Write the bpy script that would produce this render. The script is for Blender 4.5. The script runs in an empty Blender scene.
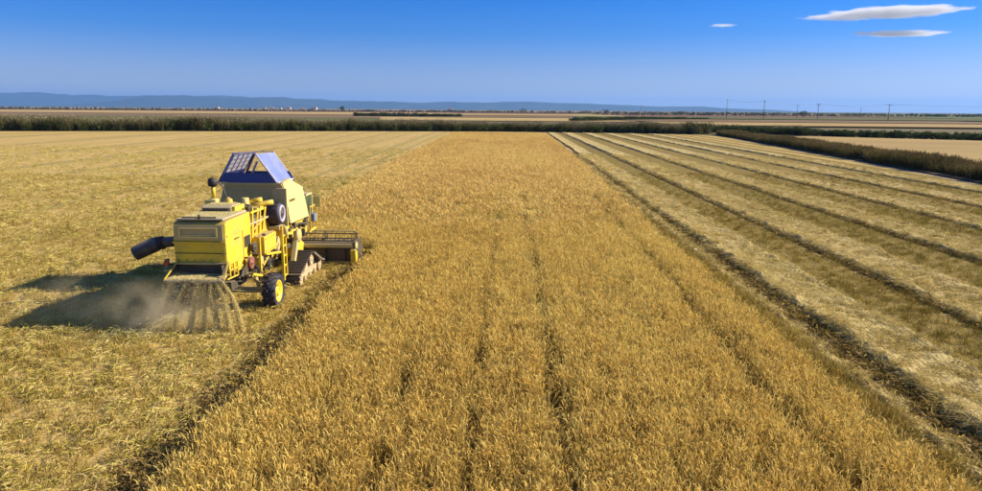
import bpy, bmesh, math, random
import numpy as np
from math import radians, sin, cos, pi, atan, sqrt
from mathutils import Matrix, Vector, noise as mnoise

random.seed(7)
SC = bpy.context.scene
COL = SC.collection

# ------------------------------------------------------------------ camera
CAM_H = 5.4
F_PX, IMG_W = 700.0, 982.0
pitch = atan((245.5 - 109.5) / F_PX)
yaw = atan((508 - 491) / F_PX * cos(pitch))
roll = radians(0.42)
fwd = Vector((-sin(yaw) * cos(pitch), cos(yaw) * cos(pitch), -sin(pitch)))
rgt = Vector((cos(yaw), sin(yaw), 0))
upv = rgt.cross(fwd)
rr = rgt * cos(roll) + upv * sin(roll)
uu = -rgt * sin(roll) + upv * cos(roll)
cam_data = bpy.data.cameras.new("camera")
cam_data.sensor_width = 36.0
cam_data.lens = F_PX / IMG_W * 36.0
cam_data.clip_start = 0.1
cam_data.clip_end = 120000
cam = bpy.data.objects.new("camera", cam_data)
COL.objects.link(cam)
m = Matrix.Identity(4)
for i in range(3):
    m[i][0], m[i][1], m[i][2] = rr[i], uu[i], -fwd[i]
m[0][3], m[1][3], m[2][3] = 0, 0, CAM_H
cam.matrix_world = m
SC.camera = cam

# ------------------------------------------------------------------ sun and sky
SUN_EL, SUN_COMPASS = radians(31), radians(77)     # compass: clockwise from +Y
world = bpy.data.worlds.new("World")
SC.world = world
world.use_nodes = True
nt = world.node_tree
bgn = nt.nodes["Background"]
sky = nt.nodes.new("ShaderNodeTexSky")
sky.sky_type = 'NISHITA'
sky.sun_disc = False
sky.sun_elevation = SUN_EL
sky.sun_rotation = SUN_COMPASS
sky.altitude = 0
sky.air_density = 1.0
sky.dust_density = 0.3
sky.ozone_density = 3.0
# bluer upwards in view; tint eased higher up to make fill light less blue
geo = nt.nodes.new("ShaderNodeNewGeometry")
sep = nt.nodes.new("ShaderNodeSeparateXYZ")
nt.links.new(geo.outputs["Incoming"], sep.inputs[0])
absz = nt.nodes.new("ShaderNodeMath"); absz.operation = 'ABSOLUTE'
nt.links.new(sep.outputs[2], absz.inputs[0])
ramp = nt.nodes.new("ShaderNodeValToRGB")
cr = ramp.color_ramp
cr.elements[0].position = 0.0; cr.elements[0].color = (0.72, 0.72, 1.0, 1)
cr.elements[1].position = 0.16; cr.elements[1].color = (0.02, 0.37, 1.0, 1)
e = cr.elements.new(0.05); e.color = (0.48, 0.57, 1.0, 1)
e = cr.elements.new(0.10); e.color = (0.15, 0.43, 1.0, 1)
e = cr.elements.new(0.50); e.color = (0.42, 0.66, 1.0, 1)
nt.links.new(absz.outputs[0], ramp.inputs[0])
mul = nt.nodes.new("ShaderNodeMix"); mul.data_type = 'RGBA'; mul.blend_type = 'MULTIPLY'
mul.inputs[0].default_value = 1.0
nt.links.new(sky.outputs[0], mul.inputs[6])
nt.links.new(ramp.outputs[0], mul.inputs[7])
nt.links.new(mul.outputs[2], bgn.inputs[0])
bgn.inputs[1].default_value = 0.078

sun_d = bpy.data.lights.new("sun", 'SUN')
sun_d.energy = 5.0
sun_d.angle = radians(0.5)
sun_d.color = (1.0, 0.89, 0.70)
sun = bpy.data.objects.new("sun", sun_d)
COL.objects.link(sun)
sdir = Vector((sin(SUN_COMPASS) * cos(SUN_EL), cos(SUN_COMPASS) * cos(SUN_EL), sin(SUN_EL)))
sun.rotation_euler = sdir.to_track_quat('Z', 'Y').to_euler()
sun.location = (20, 10, 40)

SC.view_settings.view_transform = 'Standard'
SC.view_settings.look = 'None'
SC.view_settings.gamma = 1.0
SC.view_settings.exposure = 0.80
SC.cycles.use_denoising = True
SC.cycles.use_adaptive_sampling = True
SC.cycles.adaptive_threshold = 0.02
SC.cycles.max_bounces = 8
SC.cycles.diffuse_bounces = 2
SC.cycles.glossy_bounces = 2
SC.cycles.transparent_max_bounces = 8
SC.cycles.volume_bounces = 6
SC.cycles.volume_max_steps = 128
SC.cycles.volume_step_rate = 1.0

# ------------------------------------------------------------------ materials
def new_mat(name):
    mt = bpy.data.materials.new(name)
    mt.use_nodes = True
    return mt, mt.node_tree.nodes, mt.node_tree.links

def ramp_node(N, stops):
    r = N.new("ShaderNodeValToRGB")
    r.color_ramp.elements[0].position = stops[0][0]
    r.color_ramp.elements[0].color = (*stops[0][1], 1)
    r.color_ramp.elements[1].position = stops[-1][0]
    r.color_ramp.elements[1].color = (*stops[-1][1], 1)
    for p, c in stops[1:-1]:
        e = r.color_ramp.elements.new(p); e.color = (*c, 1)
    return r

def paint(name, base, dirt=(0.30, 0.23, 0.12), amount=0.35, rough=0.45, metal=0.0, scale=6.0, low=True, bump=0.0, spec=0.5):
    """painted / worn surface: base colour with dust gathered in patches and on upward faces"""
    mt, N, L = new_mat(name)
    b = N["Principled BSDF"]
    tc = N.new("ShaderNodeTexCoord")
    n1 = N.new("ShaderNodeTexNoise"); n1.inputs["Scale"].default_value = scale; n1.inputs["Detail"].default_value = 8
    n1.inputs["Roughness"].default_value = 0.7
    L.new(tc.outputs["Object"], n1.inputs["Vector"])
    n2 = N.new("ShaderNodeTexNoise"); n2.inputs["Scale"].default_value = scale * 0.25; n2.inputs["Detail"].default_value = 3
    L.new(tc.outputs["Object"], n2.inputs["Vector"])
    add = N.new("ShaderNodeMath"); add.operation = 'MULTIPLY'
    L.new(n1.outputs[0], add.inputs[0]); L.new(n2.outputs[0], add.inputs[1])
    mr = N.new("ShaderNodeMapRange"); mr.inputs[1].default_value = 0.16; mr.inputs[2].default_value = 0.42
    mr.inputs[4].default_value = amount
    L.new(add.outputs[0], mr.inputs[0])
    geo = N.new("ShaderNodeNewGeometry"); sp = N.new("ShaderNodeSeparateXYZ"); L.new(geo.outputs["Normal"], sp.inputs[0])
    upm = N.new("ShaderNodeMapRange"); upm.inputs[1].default_value = 0.3; upm.inputs[2].default_value = 1.0
    upm.inputs[4].default_value = amount * 1.2
    L.new(sp.outputs[2], upm.inputs[0])
    sm = N.new("ShaderNodeMath"); sm.operation = 'ADD'; sm.use_clamp = True
    L.new(mr.outputs[0], sm.inputs[0]); L.new(upm.outputs[0], sm.inputs[1])
    mx = N.new("ShaderNodeMix"); mx.data_type = 'RGBA'
    mx.inputs[6].default_value = (*base, 1); mx.inputs[7].default_value = (*dirt, 1)
    L.new(sm.outputs[0], mx.inputs[0]); L.new(mx.outputs[2], b.inputs["Base Color"])
    rmx = N.new("ShaderNodeMapRange"); rmx.inputs[3].default_value = rough; rmx.inputs[4].default_value = min(1, rough + 0.4)
    L.new(sm.outputs[0], rmx.inputs[0]); L.new(rmx.outputs[0], b.inputs["Roughness"])
    b.inputs["Metallic"].default_value = metal
    b.inputs["Specular IOR Level"].default_value = spec
    if bump:
        bp = N.new("ShaderNodeBump"); bp.inputs["Strength"].default_value = bump; bp.inputs["Distance"].default_value = 0.02
        L.new(n1.outputs[0], bp.inputs["Height"]); L.new(bp.outputs[0], b.inputs["Normal"])
    return mt

def plant_mat(name, stops, patch_scale=0.12, trans=0.3, patch=0.5, stretch=1.0):
    """thin straw or leaf: colour varies from clump to clump and in broad patches over the field"""
    mt, N, L = new_mat(name)
    for n in list(N):
        if n.type == 'BSDF_PRINCIPLED': N.remove(n)
    out = N["Material Output"]
    oi = N.new("ShaderNodeObjectInfo")
    geo = N.new("ShaderNodeNewGeometry")
    mp = N.new("ShaderNodeMapping"); mp.inputs["Scale"].default_value = (1, stretch, 1)
    L.new(geo.outputs["Position"], mp.inputs[0])
    nz = N.new("ShaderNodeTexNoise"); nz.inputs["Scale"].default_value = patch_scale; nz.inputs["Detail"].default_value = 4
    nz.inputs["Roughness"].default_value = 0.6
    L.new(mp.outputs[0], nz.inputs["Vector"])
    mr = N.new("ShaderNodeMapRange"); mr.inputs[1].default_value = 0.3; mr.inputs[2].default_value = 0.7
    L.new(nz.outputs[0], mr.inputs[0])
    mx = N.new("ShaderNodeMix"); mx.data_type = 'FLOAT'; mx.inputs[0].default_value = patch
    L.new(oi.outputs["Random"], mx.inputs[2]); L.new(mr.outputs[0], mx.inputs[3])
    r = ramp_node(N, stops); L.new(mx.outputs[0], r.inputs[0])
    d = N.new("ShaderNodeBsdfDiffuse"); t = N.new("ShaderNodeBsdfTranslucent")
    L.new(r.outputs[0], d.inputs[0]); L.new(r.outputs[0], t.inputs[0])
    ms = N.new("ShaderNodeMixShader"); ms.inputs[0].default_value = trans
    L.new(d.outputs[0], ms.inputs[1]); L.new(t.outputs[0], ms.inputs[2]); L.new(ms.outputs[0], out.inputs[0])
    return mt

def ground_mat(name, stops, scale=1.5, stops2=None, scale2=0.05, bump=0.5, bump_scale=8.0, stretch=(1, 1, 1), mixfac=0.5, bdist=0.05):
    mt, N, L = new_mat(name)
    b = N["Principled BSDF"]; b.inputs["Roughness"].default_value = 0.95; b.inputs["Specular IOR Level"].default_value = 0.1
    geo = N.new("ShaderNodeNewGeometry")
    mp = N.new("ShaderNodeMapping"); mp.inputs["Scale"].default_value = stretch
    L.new(geo.outputs["Position"], mp.inputs[0])
    n1 = N.new("ShaderNodeTexNoise"); n1.inputs["Scale"].default_value = scale; n1.inputs["Detail"].default_value = 9
    n1.inputs["Roughness"].default_value = 0.72
    L.new(mp.outputs[0], n1.inputs["Vector"])
    mr = N.new("ShaderNodeMapRange"); mr.inputs[1].default_value = 0.3; mr.inputs[2].default_value = 0.7
    L.new(n1.outputs[0], mr.inputs[0])
    r = ramp_node(N, stops); L.new(mr.outputs[0], r.inputs[0])
    col = r.outputs[0]
    if stops2:
        n2 = N.new("ShaderNodeTexNoise"); n2.inputs["Scale"].default_value = scale2; n2.inputs["Detail"].default_value = 5
        L.new(mp.outputs[0], n2.inputs["Vector"])
        mr2 = N.new("ShaderNodeMapRange"); mr2.inputs[1].default_value = 0.3; mr2.inputs[2].default_value = 0.7
        L.new(n2.outputs[0], mr2.inputs[0])
        r2 = ramp_node(N, stops2); L.new(mr2.outputs[0], r2.inputs[0])
        mx = N.new("ShaderNodeMix"); mx.data_type = 'RGBA'; mx.inputs[0].default_value = mixfac
        L.new(col, mx.inputs[6]); L.new(r2.outputs[0], mx.inputs[7]); col = mx.outputs[2]
    L.new(col, b.inputs["Base Color"])
    if bump:
        n3 = N.new("ShaderNodeTexNoise"); n3.inputs["Scale"].default_value = bump_scale; n3.inputs["Detail"].default_value = 6
        L.new(mp.outputs[0], n3.inputs["Vector"])
        bp = N.new("ShaderNodeBump"); bp.inputs["Strength"].default_value = bump; bp.inputs["Distance"].default_value = bdist
        L.new(n3.outputs[0], bp.inputs["Height"]); L.new(bp.outputs[0], b.inputs["Normal"])
    return mt

M = {}
M['yellow'] = paint('yellow_paint', (0.78, 0.545, 0.025), dirt=(0.42, 0.29, 0.09), amount=0.66, rough=0.5)
M['rimyellow'] = paint('rim_paint', (0.85, 0.60, 0.02), dirt=(0.45, 0.32, 0.12), amount=0.3)
M['amber'] = paint('amber_paint', (0.72, 0.42, 0.02), dirt=(0.4, 0.28, 0.1), amount=0.35)
M['cream'] = paint('cream_paint', (0.82, 0.64, 0.20), dirt=(0.46, 0.34, 0.14), amount=0.40, rough=0.5)
M['khaki'] = paint('khaki_dust_and_shade', (0.52, 0.42, 0.16), dirt=(0.42, 0.34, 0.20), amount=0.6, rough=0.7)
M['deck'] = paint('dusty_deck', (0.42, 0.36, 0.22), dirt=(0.50, 0.42, 0.28), amount=0.8, rough=0.9, bump=0.3)
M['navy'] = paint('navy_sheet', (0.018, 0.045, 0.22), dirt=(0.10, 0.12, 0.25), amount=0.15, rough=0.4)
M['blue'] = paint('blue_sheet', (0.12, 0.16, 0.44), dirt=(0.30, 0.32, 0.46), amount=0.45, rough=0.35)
M['pale'] = paint('pale_sheet', (0.62, 0.60, 0.66), dirt=(0.5, 0.45, 0.42), amount=0.3, rough=0.5)
M['strip'] = paint('dusty_panel_strip', (0.38, 0.37, 0.44), dirt=(0.42, 0.38, 0.36), amount=0.4, rough=0.6)
M['purple'] = paint('dark_rib', (0.12, 0.09, 0.16), amount=0.2)
M['black'] = paint('black_rubber', (0.018, 0.017, 0.022), dirt=(0.09, 0.075, 0.06), amount=0.35, rough=0.6)
M['tyre'] = paint('tyre_rubber', (0.022, 0.020, 0.035), dirt=(0.10, 0.08, 0.07), amount=0.4, rough=0.75)
M['screen'] = paint('intake_screen', (0.030, 0.026, 0.05), dirt=(0.09, 0.07, 0.08), amount=0.3, rough=0.6)
M['hubring'] = paint('hub_ring', (0.40, 0.38, 0.48), dirt=(0.4, 0.36, 0.35), amount=0.25)
M['steel'] = paint('bare_steel', (0.32, 0.29, 0.25), dirt=(0.30, 0.23, 0.14), amount=0.5, rough=0.45, metal=0.5)
M['dark'] = paint('dark_machinery', (0.045, 0.038, 0.030), dirt=(0.22, 0.17, 0.09), amount=0.45, rough=0.7)
M['track'] = paint('track_steel', (0.07, 0.055, 0.045), dirt=(0.30, 0.23, 0.15), amount=0.45, rough=0.6, bump=0.3)
M['trackside'] = paint('dusty_track_frame', (0.50, 0.38, 0.22), dirt=(0.42, 0.32, 0.2), amount=0.7, rough=0.85)
M['headback'] = paint('worn_header_sheet', (0.075, 0.058, 0.035), dirt=(0.16, 0.12, 0.07), amount=0.5, rough=0.6)
M['red'] = paint('maroon_paint', (0.22, 0.05, 0.04), dirt=(0.3, 0.2, 0.12), amount=0.6)
M['auger'] = paint('auger_tube', (0.05, 0.043, 0.042), dirt=(0.22, 0.19, 0.17), amount=0.5, rough=0.45)
M['glass'] = paint('green_tinted_glass', (0.03, 0.09, 0.06), dirt=(0.10, 0.14, 0.08), amount=0.3, rough=0.12)
M['bluegrey'] = paint('bluegrey_panel', (0.18, 0.22, 0.34), amount=0.2)
M['lamp'] = paint('red_lamp', (0.4, 0.03, 0.02), amount=0.1, rough=0.2)
M['chafftray'] = ground_mat('chaff_covered_board', [(0, (0.22, 0.165, 0.08)), (0.5, (0.46, 0.37, 0.20)), (1, (0.62, 0.51, 0.32))], scale=5, bump=0.6, bump_scale=30)
M['wood'] = paint('weathered_wood', (0.10, 0.075, 0.05), amount=0.3, rough=0.9)
M['concrete'] = paint('pole_concrete', (0.16, 0.14, 0.12), amount=0.3, rough=0.9)
M['wire'] = paint('wire', (0.04, 0.04, 0.05), amount=0.1)
M['wall'] = paint('house_plaster', (0.55, 0.52, 0.48), amount=0.2, rough=0.9)
M['roof'] = paint('clay_roof', (0.30, 0.13, 0.08), amount=0.3, rough=0.9)
M['pane'] = paint('dark_pane', (0.03, 0.035, 0.04), amount=0.05, rough=0.1)

# ------------------------------------------------------------------ mesh helpers
class MB:
    def __init__(s): s.bm = bmesh.new()
    def box(s, c, size, bevel=0.0, rot=None):
        t = bmesh.new(); bmesh.ops.create_cube(t, size=1.0)
        for v in t.verts: v.co = Vector((v.co.x * size[0], v.co.y * size[1], v.co.z * size[2]))
        if bevel: bmesh.ops.bevel(t, geom=list(t.edges), offset=bevel, segments=2, affect='EDGES', profile=0.6)
        mt = Matrix.Translation(Vector(c)) @ (rot.to_4x4() if rot is not None else Matrix.Identity(4))
        bmesh.ops.transform(t, matrix=mt, verts=t.verts); s._merge(t); return s
    def b2(s, x0, x1, y0, y1, z0, z1, bevel=0.0):
        return s.box(((x0 + x1) / 2, (y0 + y1) / 2, (z0 + z1) / 2), (abs(x1 - x0), abs(y1 - y0), abs(z1 - z0)), bevel)
    def _merge(s, t):
        me = bpy.data.meshes.new("tmp"); t.to_mesh(me); t.free(); s.bm.from_mesh(me); bpy.data.meshes.remove(me)
    def tube(s, pts, r, n=10, caps=True):
        pts = [Vector(p) for p in pts]; rs = r if isinstance(r, (list, tuple)) else [r] * len(pts)
        rings = []; prev = None
        for i, p in enumerate(pts):
            d = (pts[min(i + 1, len(pts) - 1)] - pts[max(i - 1, 0)]).normalized()
            a = Vector((0, 0, 1)) if abs(d.z) < 0.9 else Vector((1, 0, 0))
            if prev is not None: a = prev
            u = d.cross(a).normalized(); w = u.cross(d).normalized(); prev = w
            rings.append([s.bm.verts.new(p + (u * cos(2 * pi * k / n) + w * sin(2 * pi * k / n)) * rs[i]) for k in range(n)])
        for i in range(len(rings) - 1):
            for k in range(n):
                f = s.bm.faces.new((rings[i][k], rings[i][(k + 1) % n], rings[i + 1][(k + 1) % n], rings[i + 1][k])); f.smooth = True
        if caps:
            s.bm.faces.new(rings[0][::-1]); s.bm.faces.new(rings[-1])
        return s
    def bar(s, a, b, w, h=None):
        a, b = Vector(a), Vector(b); d = b - a
        q = d.to_track_quat('Y', 'Z').to_matrix()
        return s.box((a + b) / 2, (w, d.length, h or w), 0.0, q)
    def lathe_x(s, prof, c, n=24, close=True):
        """profile [(x, r)] revolved about an axis along X through c"""
        rings = []
        for x, r in prof:
            rings.append([s.bm.verts.new((c[0] + x, c[1] + r * cos(2 * pi * k / n), c[2] + r * sin(2 * pi * k / n))) for k in range(n)])
        for i in range(len(rings) - 1):
            for k in range(n):
                f = s.bm.faces.new((rings[i][k], rings[i][(k + 1) % n], rings[i + 1][(k + 1) % n], rings[i + 1][k])); f.smooth = True
        if close:
            s.bm.faces.new(rings[0][::-1]); s.bm.faces.new(rings[-1])
        return s
    def prism_yz(s, poly, x0, x1, bevel=0.0, x0t=None, x1t=None):
        """polygon in the YZ plane swept from x0 to x1; poly items may be (y,z) or (y,z,dx) with dx narrowing the top"""
        t = bmesh.new()
        A = [t.verts.new((x0 + (p[2] if len(p) > 2 else 0), p[0], p[1])) for p in poly]
        B = [t.verts.new((x1 - (p[2] if len(p) > 2 else 0), p[0], p[1])) for p in poly]
        t.faces.new(A); t.faces.new(B[::-1]); n = len(poly)
        for k in range(n): t.faces.new((A[k], B[k], B[(k + 1) % n], A[(k + 1) % n]))
        bmesh.ops.recalc_face_normals(t, faces=t.faces)
        if bevel: bmesh.ops.bevel(t, geom=list(t.edges), offset=bevel, segments=2, affect='EDGES', profile=0.6)
        s._merge(t); return s
    def quad_slab(s, p, th):
        """a slab of thickness th on four corner points"""
        p = [Vector(q) for q in p]; nrm = (p[1] - p[0]).cross(p[3] - p[0]).normalized() * th / 2
        t = bmesh.new()
        A = [t.verts.new(q + nrm) for q in p]; B = [t.verts.new(q - nrm) for q in p]; n = len(p)
        t.faces.new(A); t.faces.new(B[::-1])
        for k in range(n): t.faces.new((A[k], B[k], B[(k + 1) % n], A[(k + 1) % n]))
        bmesh.ops.recalc_face_normals(t, faces=t.faces); s._merge(t); return s
    def build(s, name, mat, parent=None, off=None):
        bmesh.ops.recalc_face_normals(s.bm, faces=s.bm.faces)
        if off is not None: bmesh.ops.translate(s.bm, vec=-Vector(off), verts=s.bm.verts)
        me = bpy.data.meshes.new(name); s.bm.to_mesh(me); s.bm.free()
        if mat is not None: me.materials.append(mat)
        o = bpy.data.objects.new(name, me); COL.objects.link(o)
        if parent is not None: o.parent = parent
        return o

def tag(o, label=None, cat=None, group=None, kind=None):
    if label: o['label'] = label
    if cat: o['category'] = cat
    if group: o['group'] = group
    if kind: o['kind'] = kind
    return o

def empty(name, loc):
    o = bpy.data.objects.new(name, None); COL.objects.link(o); o.location = loc; o.empty_display_size = 0.3
    return o

def mesh_obj(name, verts, faces, mat, parent=None, smooth=False):
    me = bpy.data.meshes.new(name); me.from_pydata(verts, [], faces); me.update()
    if mat: me.materials.append(mat)
    if smooth: me.polygons.foreach_set('use_smooth', [True] * len(me.polygons))
    o = bpy.data.objects.new(name, me); COL.objects.link(o)
    if parent is not None: o.parent = parent
    return o

# vectorised value noise for masks
_rng = np.random.default_rng(11)
_tab = _rng.random((256, 256))
def vnoise(x, y):
    xi = np.floor(x).astype(int); yi = np.floor(y).astype(int)
    fx = x - xi; fy = y - yi; fx = fx * fx * (3 - 2 * fx); fy = fy * fy * (3 - 2 * fy)
    a = _tab[xi % 256, yi % 256]; b = _tab[(xi + 1) % 256, yi % 256]; c = _tab[xi % 256, (yi + 1) % 256]; d = _tab[(xi + 1) % 256, (yi + 1) % 256]
    return (a * (1 - fx) + b * fx) * (1 - fy) + (c * (1 - fx) + d * fx) * fy
def fnoise(x, y, o=3):
    s = 0; a = 1; t = 0
    for k in range(o):
        s = s + a * vnoise(x * 2 ** k + 17.3 * k, y * 2 ** k + 5.1 * k); t += a; a *= 0.5
    return s / t

# ------------------------------------------------------------------ clump meshes (never linked on their own)
def ribbon(V, Fc, MI, base, d0, L, w, bend, segs, mi, rng, taper=0.3, side=None):
    p = np.array(base, float); d = np.array(d0, float); d /= np.linalg.norm(d)
    if side is None:
        a = rng.random() * 2 * pi; side = np.array([cos(a), sin(a), 0.0])
    sd = side - d * np.dot(side, d); sd /= (np.linalg.norm(sd) + 1e-9)
    st = len(V)
    for k in range(segs + 1):
        ww = w * (1 - (1 - taper) * k / segs) / 2
        V.append(tuple(p - sd * ww)); V.append(tuple(p + sd * ww))
        if k < segs:
            d = d + np.array(bend) * (1.0 / segs) * (k + 0.5); d /= np.linalg.norm(d)
            p = p + d * L / segs
    for k in range(segs):
        Fc.append((st + 2 * k, st + 2 * k + 1, st + 2 * k + 3, st + 2 * k + 2)); MI.append(mi)
    return p, d

def clump_mesh(name, build, mats, seed):
    rng = np.random.default_rng(seed); V, Fc, MI = [], [], []
    build(V, Fc, MI, rng)
    me = bpy.data.meshes.new(name); me.from_pydata(V, [], Fc); me.update()
    for q in mats: me.materials.append(q)
    me.polygons.foreach_set('material_index', MI)
    return bpy.data.objects.new(name, me)

def crop_build(nst=9, nlf=4, h=0.66, spread=0.045, w=0.0095, hl=0.10):
    def f(V, Fc, MI, rng):
        for i in range(nst):
            a = rng.random() * 2 * pi; r = spread * sqrt(rng.random())
            lean = rng.normal(0, 0.11, 2)
            hh = h * rng.uniform(0.62, 0.95)
            top, d = ribbon(V, Fc, MI, (r * cos(a), r * sin(a), 0), (lean[0], lean[1], 1), hh, w, (lean[0], lean[1], 0), 2, 1, rng, 0.7)
            ha = rng.random() * 2 * pi
            ribbon(V, Fc, MI, top - d * 0.04, d, hl * rng.uniform(0.7, 1.25), w * 1.9, (cos(ha) * 0.8, sin(ha) * 0.8, -0.5), 2, 0, rng, 0.4)
        for i in range(nlf):
            a = rng.random() * 2 * pi; r = spread * sqrt(rng.random())
            lean = rng.normal(0, 0.32, 2)
            ribbon(V, Fc, MI, (r * cos(a), r * sin(a), h * 0.25), (lean[0], lean[1], 1), h * rng.uniform(0.45, 0.72), w * 1.3, (lean[0] * 1.5, lean[1] * 1.5, -0.4), 3, 2 if rng.random() < 0.45 else 1, rng, 0.15)
    return f

def straw_build(n=34, R=0.22, hz=0.10, L=0.22, w=0.010):
    def f(V, Fc, MI, rng):
        for i in range(n):
            a = rng.random() * 2 * pi; r = R * sqrt(rng.random()); z = hz * rng.random() * (1 - r / R * 0.6)
            d = rng.random() * 2 * pi
            ribbon(V, Fc, MI, (r * cos(a), r * sin(a), z), (cos(d), sin(d), rng.normal(0.15, 0.35)), L * rng.uniform(0.5, 1.4), w * rng.uniform(0.7, 1.6),
                   (rng.normal(0, 0.5), rng.normal(0, 0.5), -0.5), 3, int(rng.random() < 0.35), rng, 0.6, side=rng.normal(0, 1, 3))
    return f

def stub_build(n=16, R=0.14, h=0.13, w=0.010):
    def f(V, Fc, MI, rng):
        for i in range(n):
            a = rng.random() * 2 * pi; r = R * sqrt(rng.random()); l = rng.normal(0, 0.22, 2)
            ribbon(V, Fc, MI, (r * cos(a), r * sin(a), 0), (l[0], l[1], 1), h * rng.uniform(0.6, 1.25), w, (l[0], l[1], -0.1), 1, int(rng.random() < 0.4), rng, 0.8)
    return f

def reed_build(n=70, R=0.9, h=3.0, w=0.06):
    def f(V, Fc, MI, rng):
        for i in range(n):
            a = rng.random() * 2 * pi; r = R * sqrt(rng.random()); l = rng.normal(0, 0.12, 2)
            mi = 0 if rng.random() < 0.6 else 1
            hh = h * rng.uniform(0.5, 1.0)
            top, d = ribbon(V, Fc, MI, (r * cos(a), r * sin(a), 0), (l[0], l[1], 1), hh, w, (l[0], l[1], 0), 2, mi, rng, 0.4)
            if rng.random() < 0.3:
                ribbon(V, Fc, MI, top, d, 0.35, w * 1.6, (rng.normal(0, 1), rng.normal(0, 1), -0.6), 2, 2, rng, 0.3)
            for q in range(2):
                aa = rng.random() * 2 * pi
                ribbon(V, Fc, MI, (r * cos(a), r * sin(a), hh * rng.uniform(0.3, 0.8)), (cos(aa), sin(aa), 0.9), 0.5, w * 0.9, (cos(aa), sin(aa), -1.2), 2, mi, rng, 0.1)
    return f

def bush_build(n=220, R=1.0, h=2.0, leaf=0.16):
    def f(V, Fc, MI, rng):
        for i in range(7):
            a = rng.random() * 2 * pi
            ribbon(V, Fc, MI, (0, 0, 0), (cos(a) * 0.5, sin(a) * 0.5, 1), h * 0.8, 0.07, (0, 0, 0), 2, 2, rng, 0.3)
        cent = [(rng.normal(0, R * 0.45), rng.normal(0, R * 0.45), h * rng.uniform(0.25, 0.8), R * rng.uniform(0.3, 0.55)) for _ in range(8)]
        for i in range(n):
            c = cent[rng.integers(8)]; d = rng.normal(0, 1, 3); d /= np.linalg.norm(d); rad = c[3] * rng.uniform(0.6, 1.05)
            p = (c[0] + d[0] * rad, c[1] + d[1] * rad, max(0.05, c[2] + d[2] * rad))
            ribbon(V, Fc, MI, p, rng.normal(0, 1, 3), leaf * 1.4, leaf, rng.normal(0, 0.5, 3), 1, int(rng.random() < 0.4), rng, 0.5, side=rng.normal(0, 1, 3))
    return f

# plant colours
M['head'] = plant_mat('ripe_panicle', [(0, (0.60, 0.375, 0.08)), (0.35, (0.79, 0.53, 0.125)), (0.65, (0.92, 0.70, 0.22)), (1, (0.79, 0.67, 0.14))], 0.10, 0.3, 0.45, 0.4)
M['headfar'] = plant_mat('ripe_panicle_orange', [(0, (0.60, 0.38, 0.11)), (0.35, (0.76, 0.51, 0.165)), (0.65, (0.86, 0.63, 0.22)), (1, (0.76, 0.62, 0.17))], 0.07, 0.3, 0.6, 0.3)
M['stalk'] = plant_mat('ripe_stalk', [(0, (0.34, 0.24, 0.08)), (0.5, (0.58, 0.42, 0.13)), (1, (0.66, 0.52, 0.18))], 0.10, 0.3, 0.45, 0.4)
M['leafg'] = plant_mat('drying_leaf', [(0, (0.22, 0.17, 0.035)), (0.5, (0.36, 0.28, 0.05)), (1, (0.46, 0.36, 0.08))], 0.2, 0.35, 0.5, 0.5)
M['straw'] = plant_mat('fresh_straw', [(0, (0.46, 0.34, 0.12)), (0.5, (0.70, 0.55, 0.23)), (1, (0.86, 0.72, 0.36))], 0.25, 0.2)
M['strawg'] = plant_mat('green_straw', [(0, (0.34, 0.25, 0.06)), (0.5, (0.52, 0.40, 0.11)), (1, (0.66, 0.52, 0.16))], 0.25, 0.2)
M['leftstraw'] = plant_mat('yellow_straw', [(0, (0.46, 0.34, 0.11)), (0.5, (0.64, 0.49, 0.18)), (1, (0.82, 0.67, 0.30))], 0.2, 0.2)
M['leftgreen'] = plant_mat('yellowgreen_straw', [(0, (0.33, 0.285, 0.05)), (0.5, (0.48, 0.42, 0.075)), (1, (0.62, 0.55, 0.11))], 0.2, 0.2)
M['chaff'] = plant_mat('flying_chaff', [(0, (0.62, 0.50, 0.18)), (1, (0.88, 0.76, 0.38))], 0.5, 0.45)
M['stub'] = plant_mat('stubble_stalk', [(0, (0.28, 0.195, 0.055)), (0.5, (0.42, 0.30, 0.08)), (1, (0.56, 0.41, 0.13))], 0.2, 0.2)
M['stubg'] = plant_mat('stubble_green', [(0, (0.20, 0.145, 0.03)), (0.5, (0.32, 0.24, 0.045)), (1, (0.44, 0.33, 0.075))], 0.2, 0.2)
M['lanestub'] = plant_mat('lane_stubble_stalk', [(0, (0.16, 0.115, 0.025)), (0.5, (0.27, 0.195, 0.04)), (1, (0.38, 0.28, 0.065))], 0.2, 0.2)
M['clod'] = plant_mat('dark_rut_litter', [(0, (0.12, 0.075, 0.03)), (0.5, (0.25, 0.165, 0.065)), (1, (0.44, 0.32, 0.14))], 0.5, 0.1)
M['reedg'] = plant_mat('reed_green', [(0, (0.05, 0.055, 0.016)), (0.5, (0.095, 0.10, 0.026)), (1, (0.18, 0.17, 0.05))], 0.06, 0.2, 0.6)
M['reedb'] = plant_mat('reed_brown', [(0, (0.09, 0.07, 0.035)), (0.5, (0.17, 0.14, 0.07)), (1, (0.28, 0.23, 0.12))], 0.06, 0.2, 0.6)
M['bankb'] = plant_mat('bank_grass_brown', [(0, (0.08, 0.06, 0.022)), (0.5, (0.17, 0.12, 0.048)), (1, (0.29, 0.21, 0.08))], 0.08, 0.2, 0.6)
M['reedp'] = plant_mat('reed_plume', [(0, (0.26, 0.20, 0.12)), (1, (0.42, 0.34, 0.22))], 0.06, 0.2, 0.6)
M['leafd'] = plant_mat('dark_leaf', [(0, (0.035, 0.050, 0.015)), (0.5, (0.055, 0.085, 0.022)), (1, (0.10, 0.13, 0.035))], 0.08, 0.2, 0.5)
M['leafm'] = plant_mat('mid_leaf', [(0, (0.07, 0.08, 0.02)), (1, (0.13, 0.15, 0.045))], 0.08, 0.2, 0.5)
M['bark'] = paint('bark', (0.09, 0.065, 0.045), amount=0.3, rough=0.9)

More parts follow.
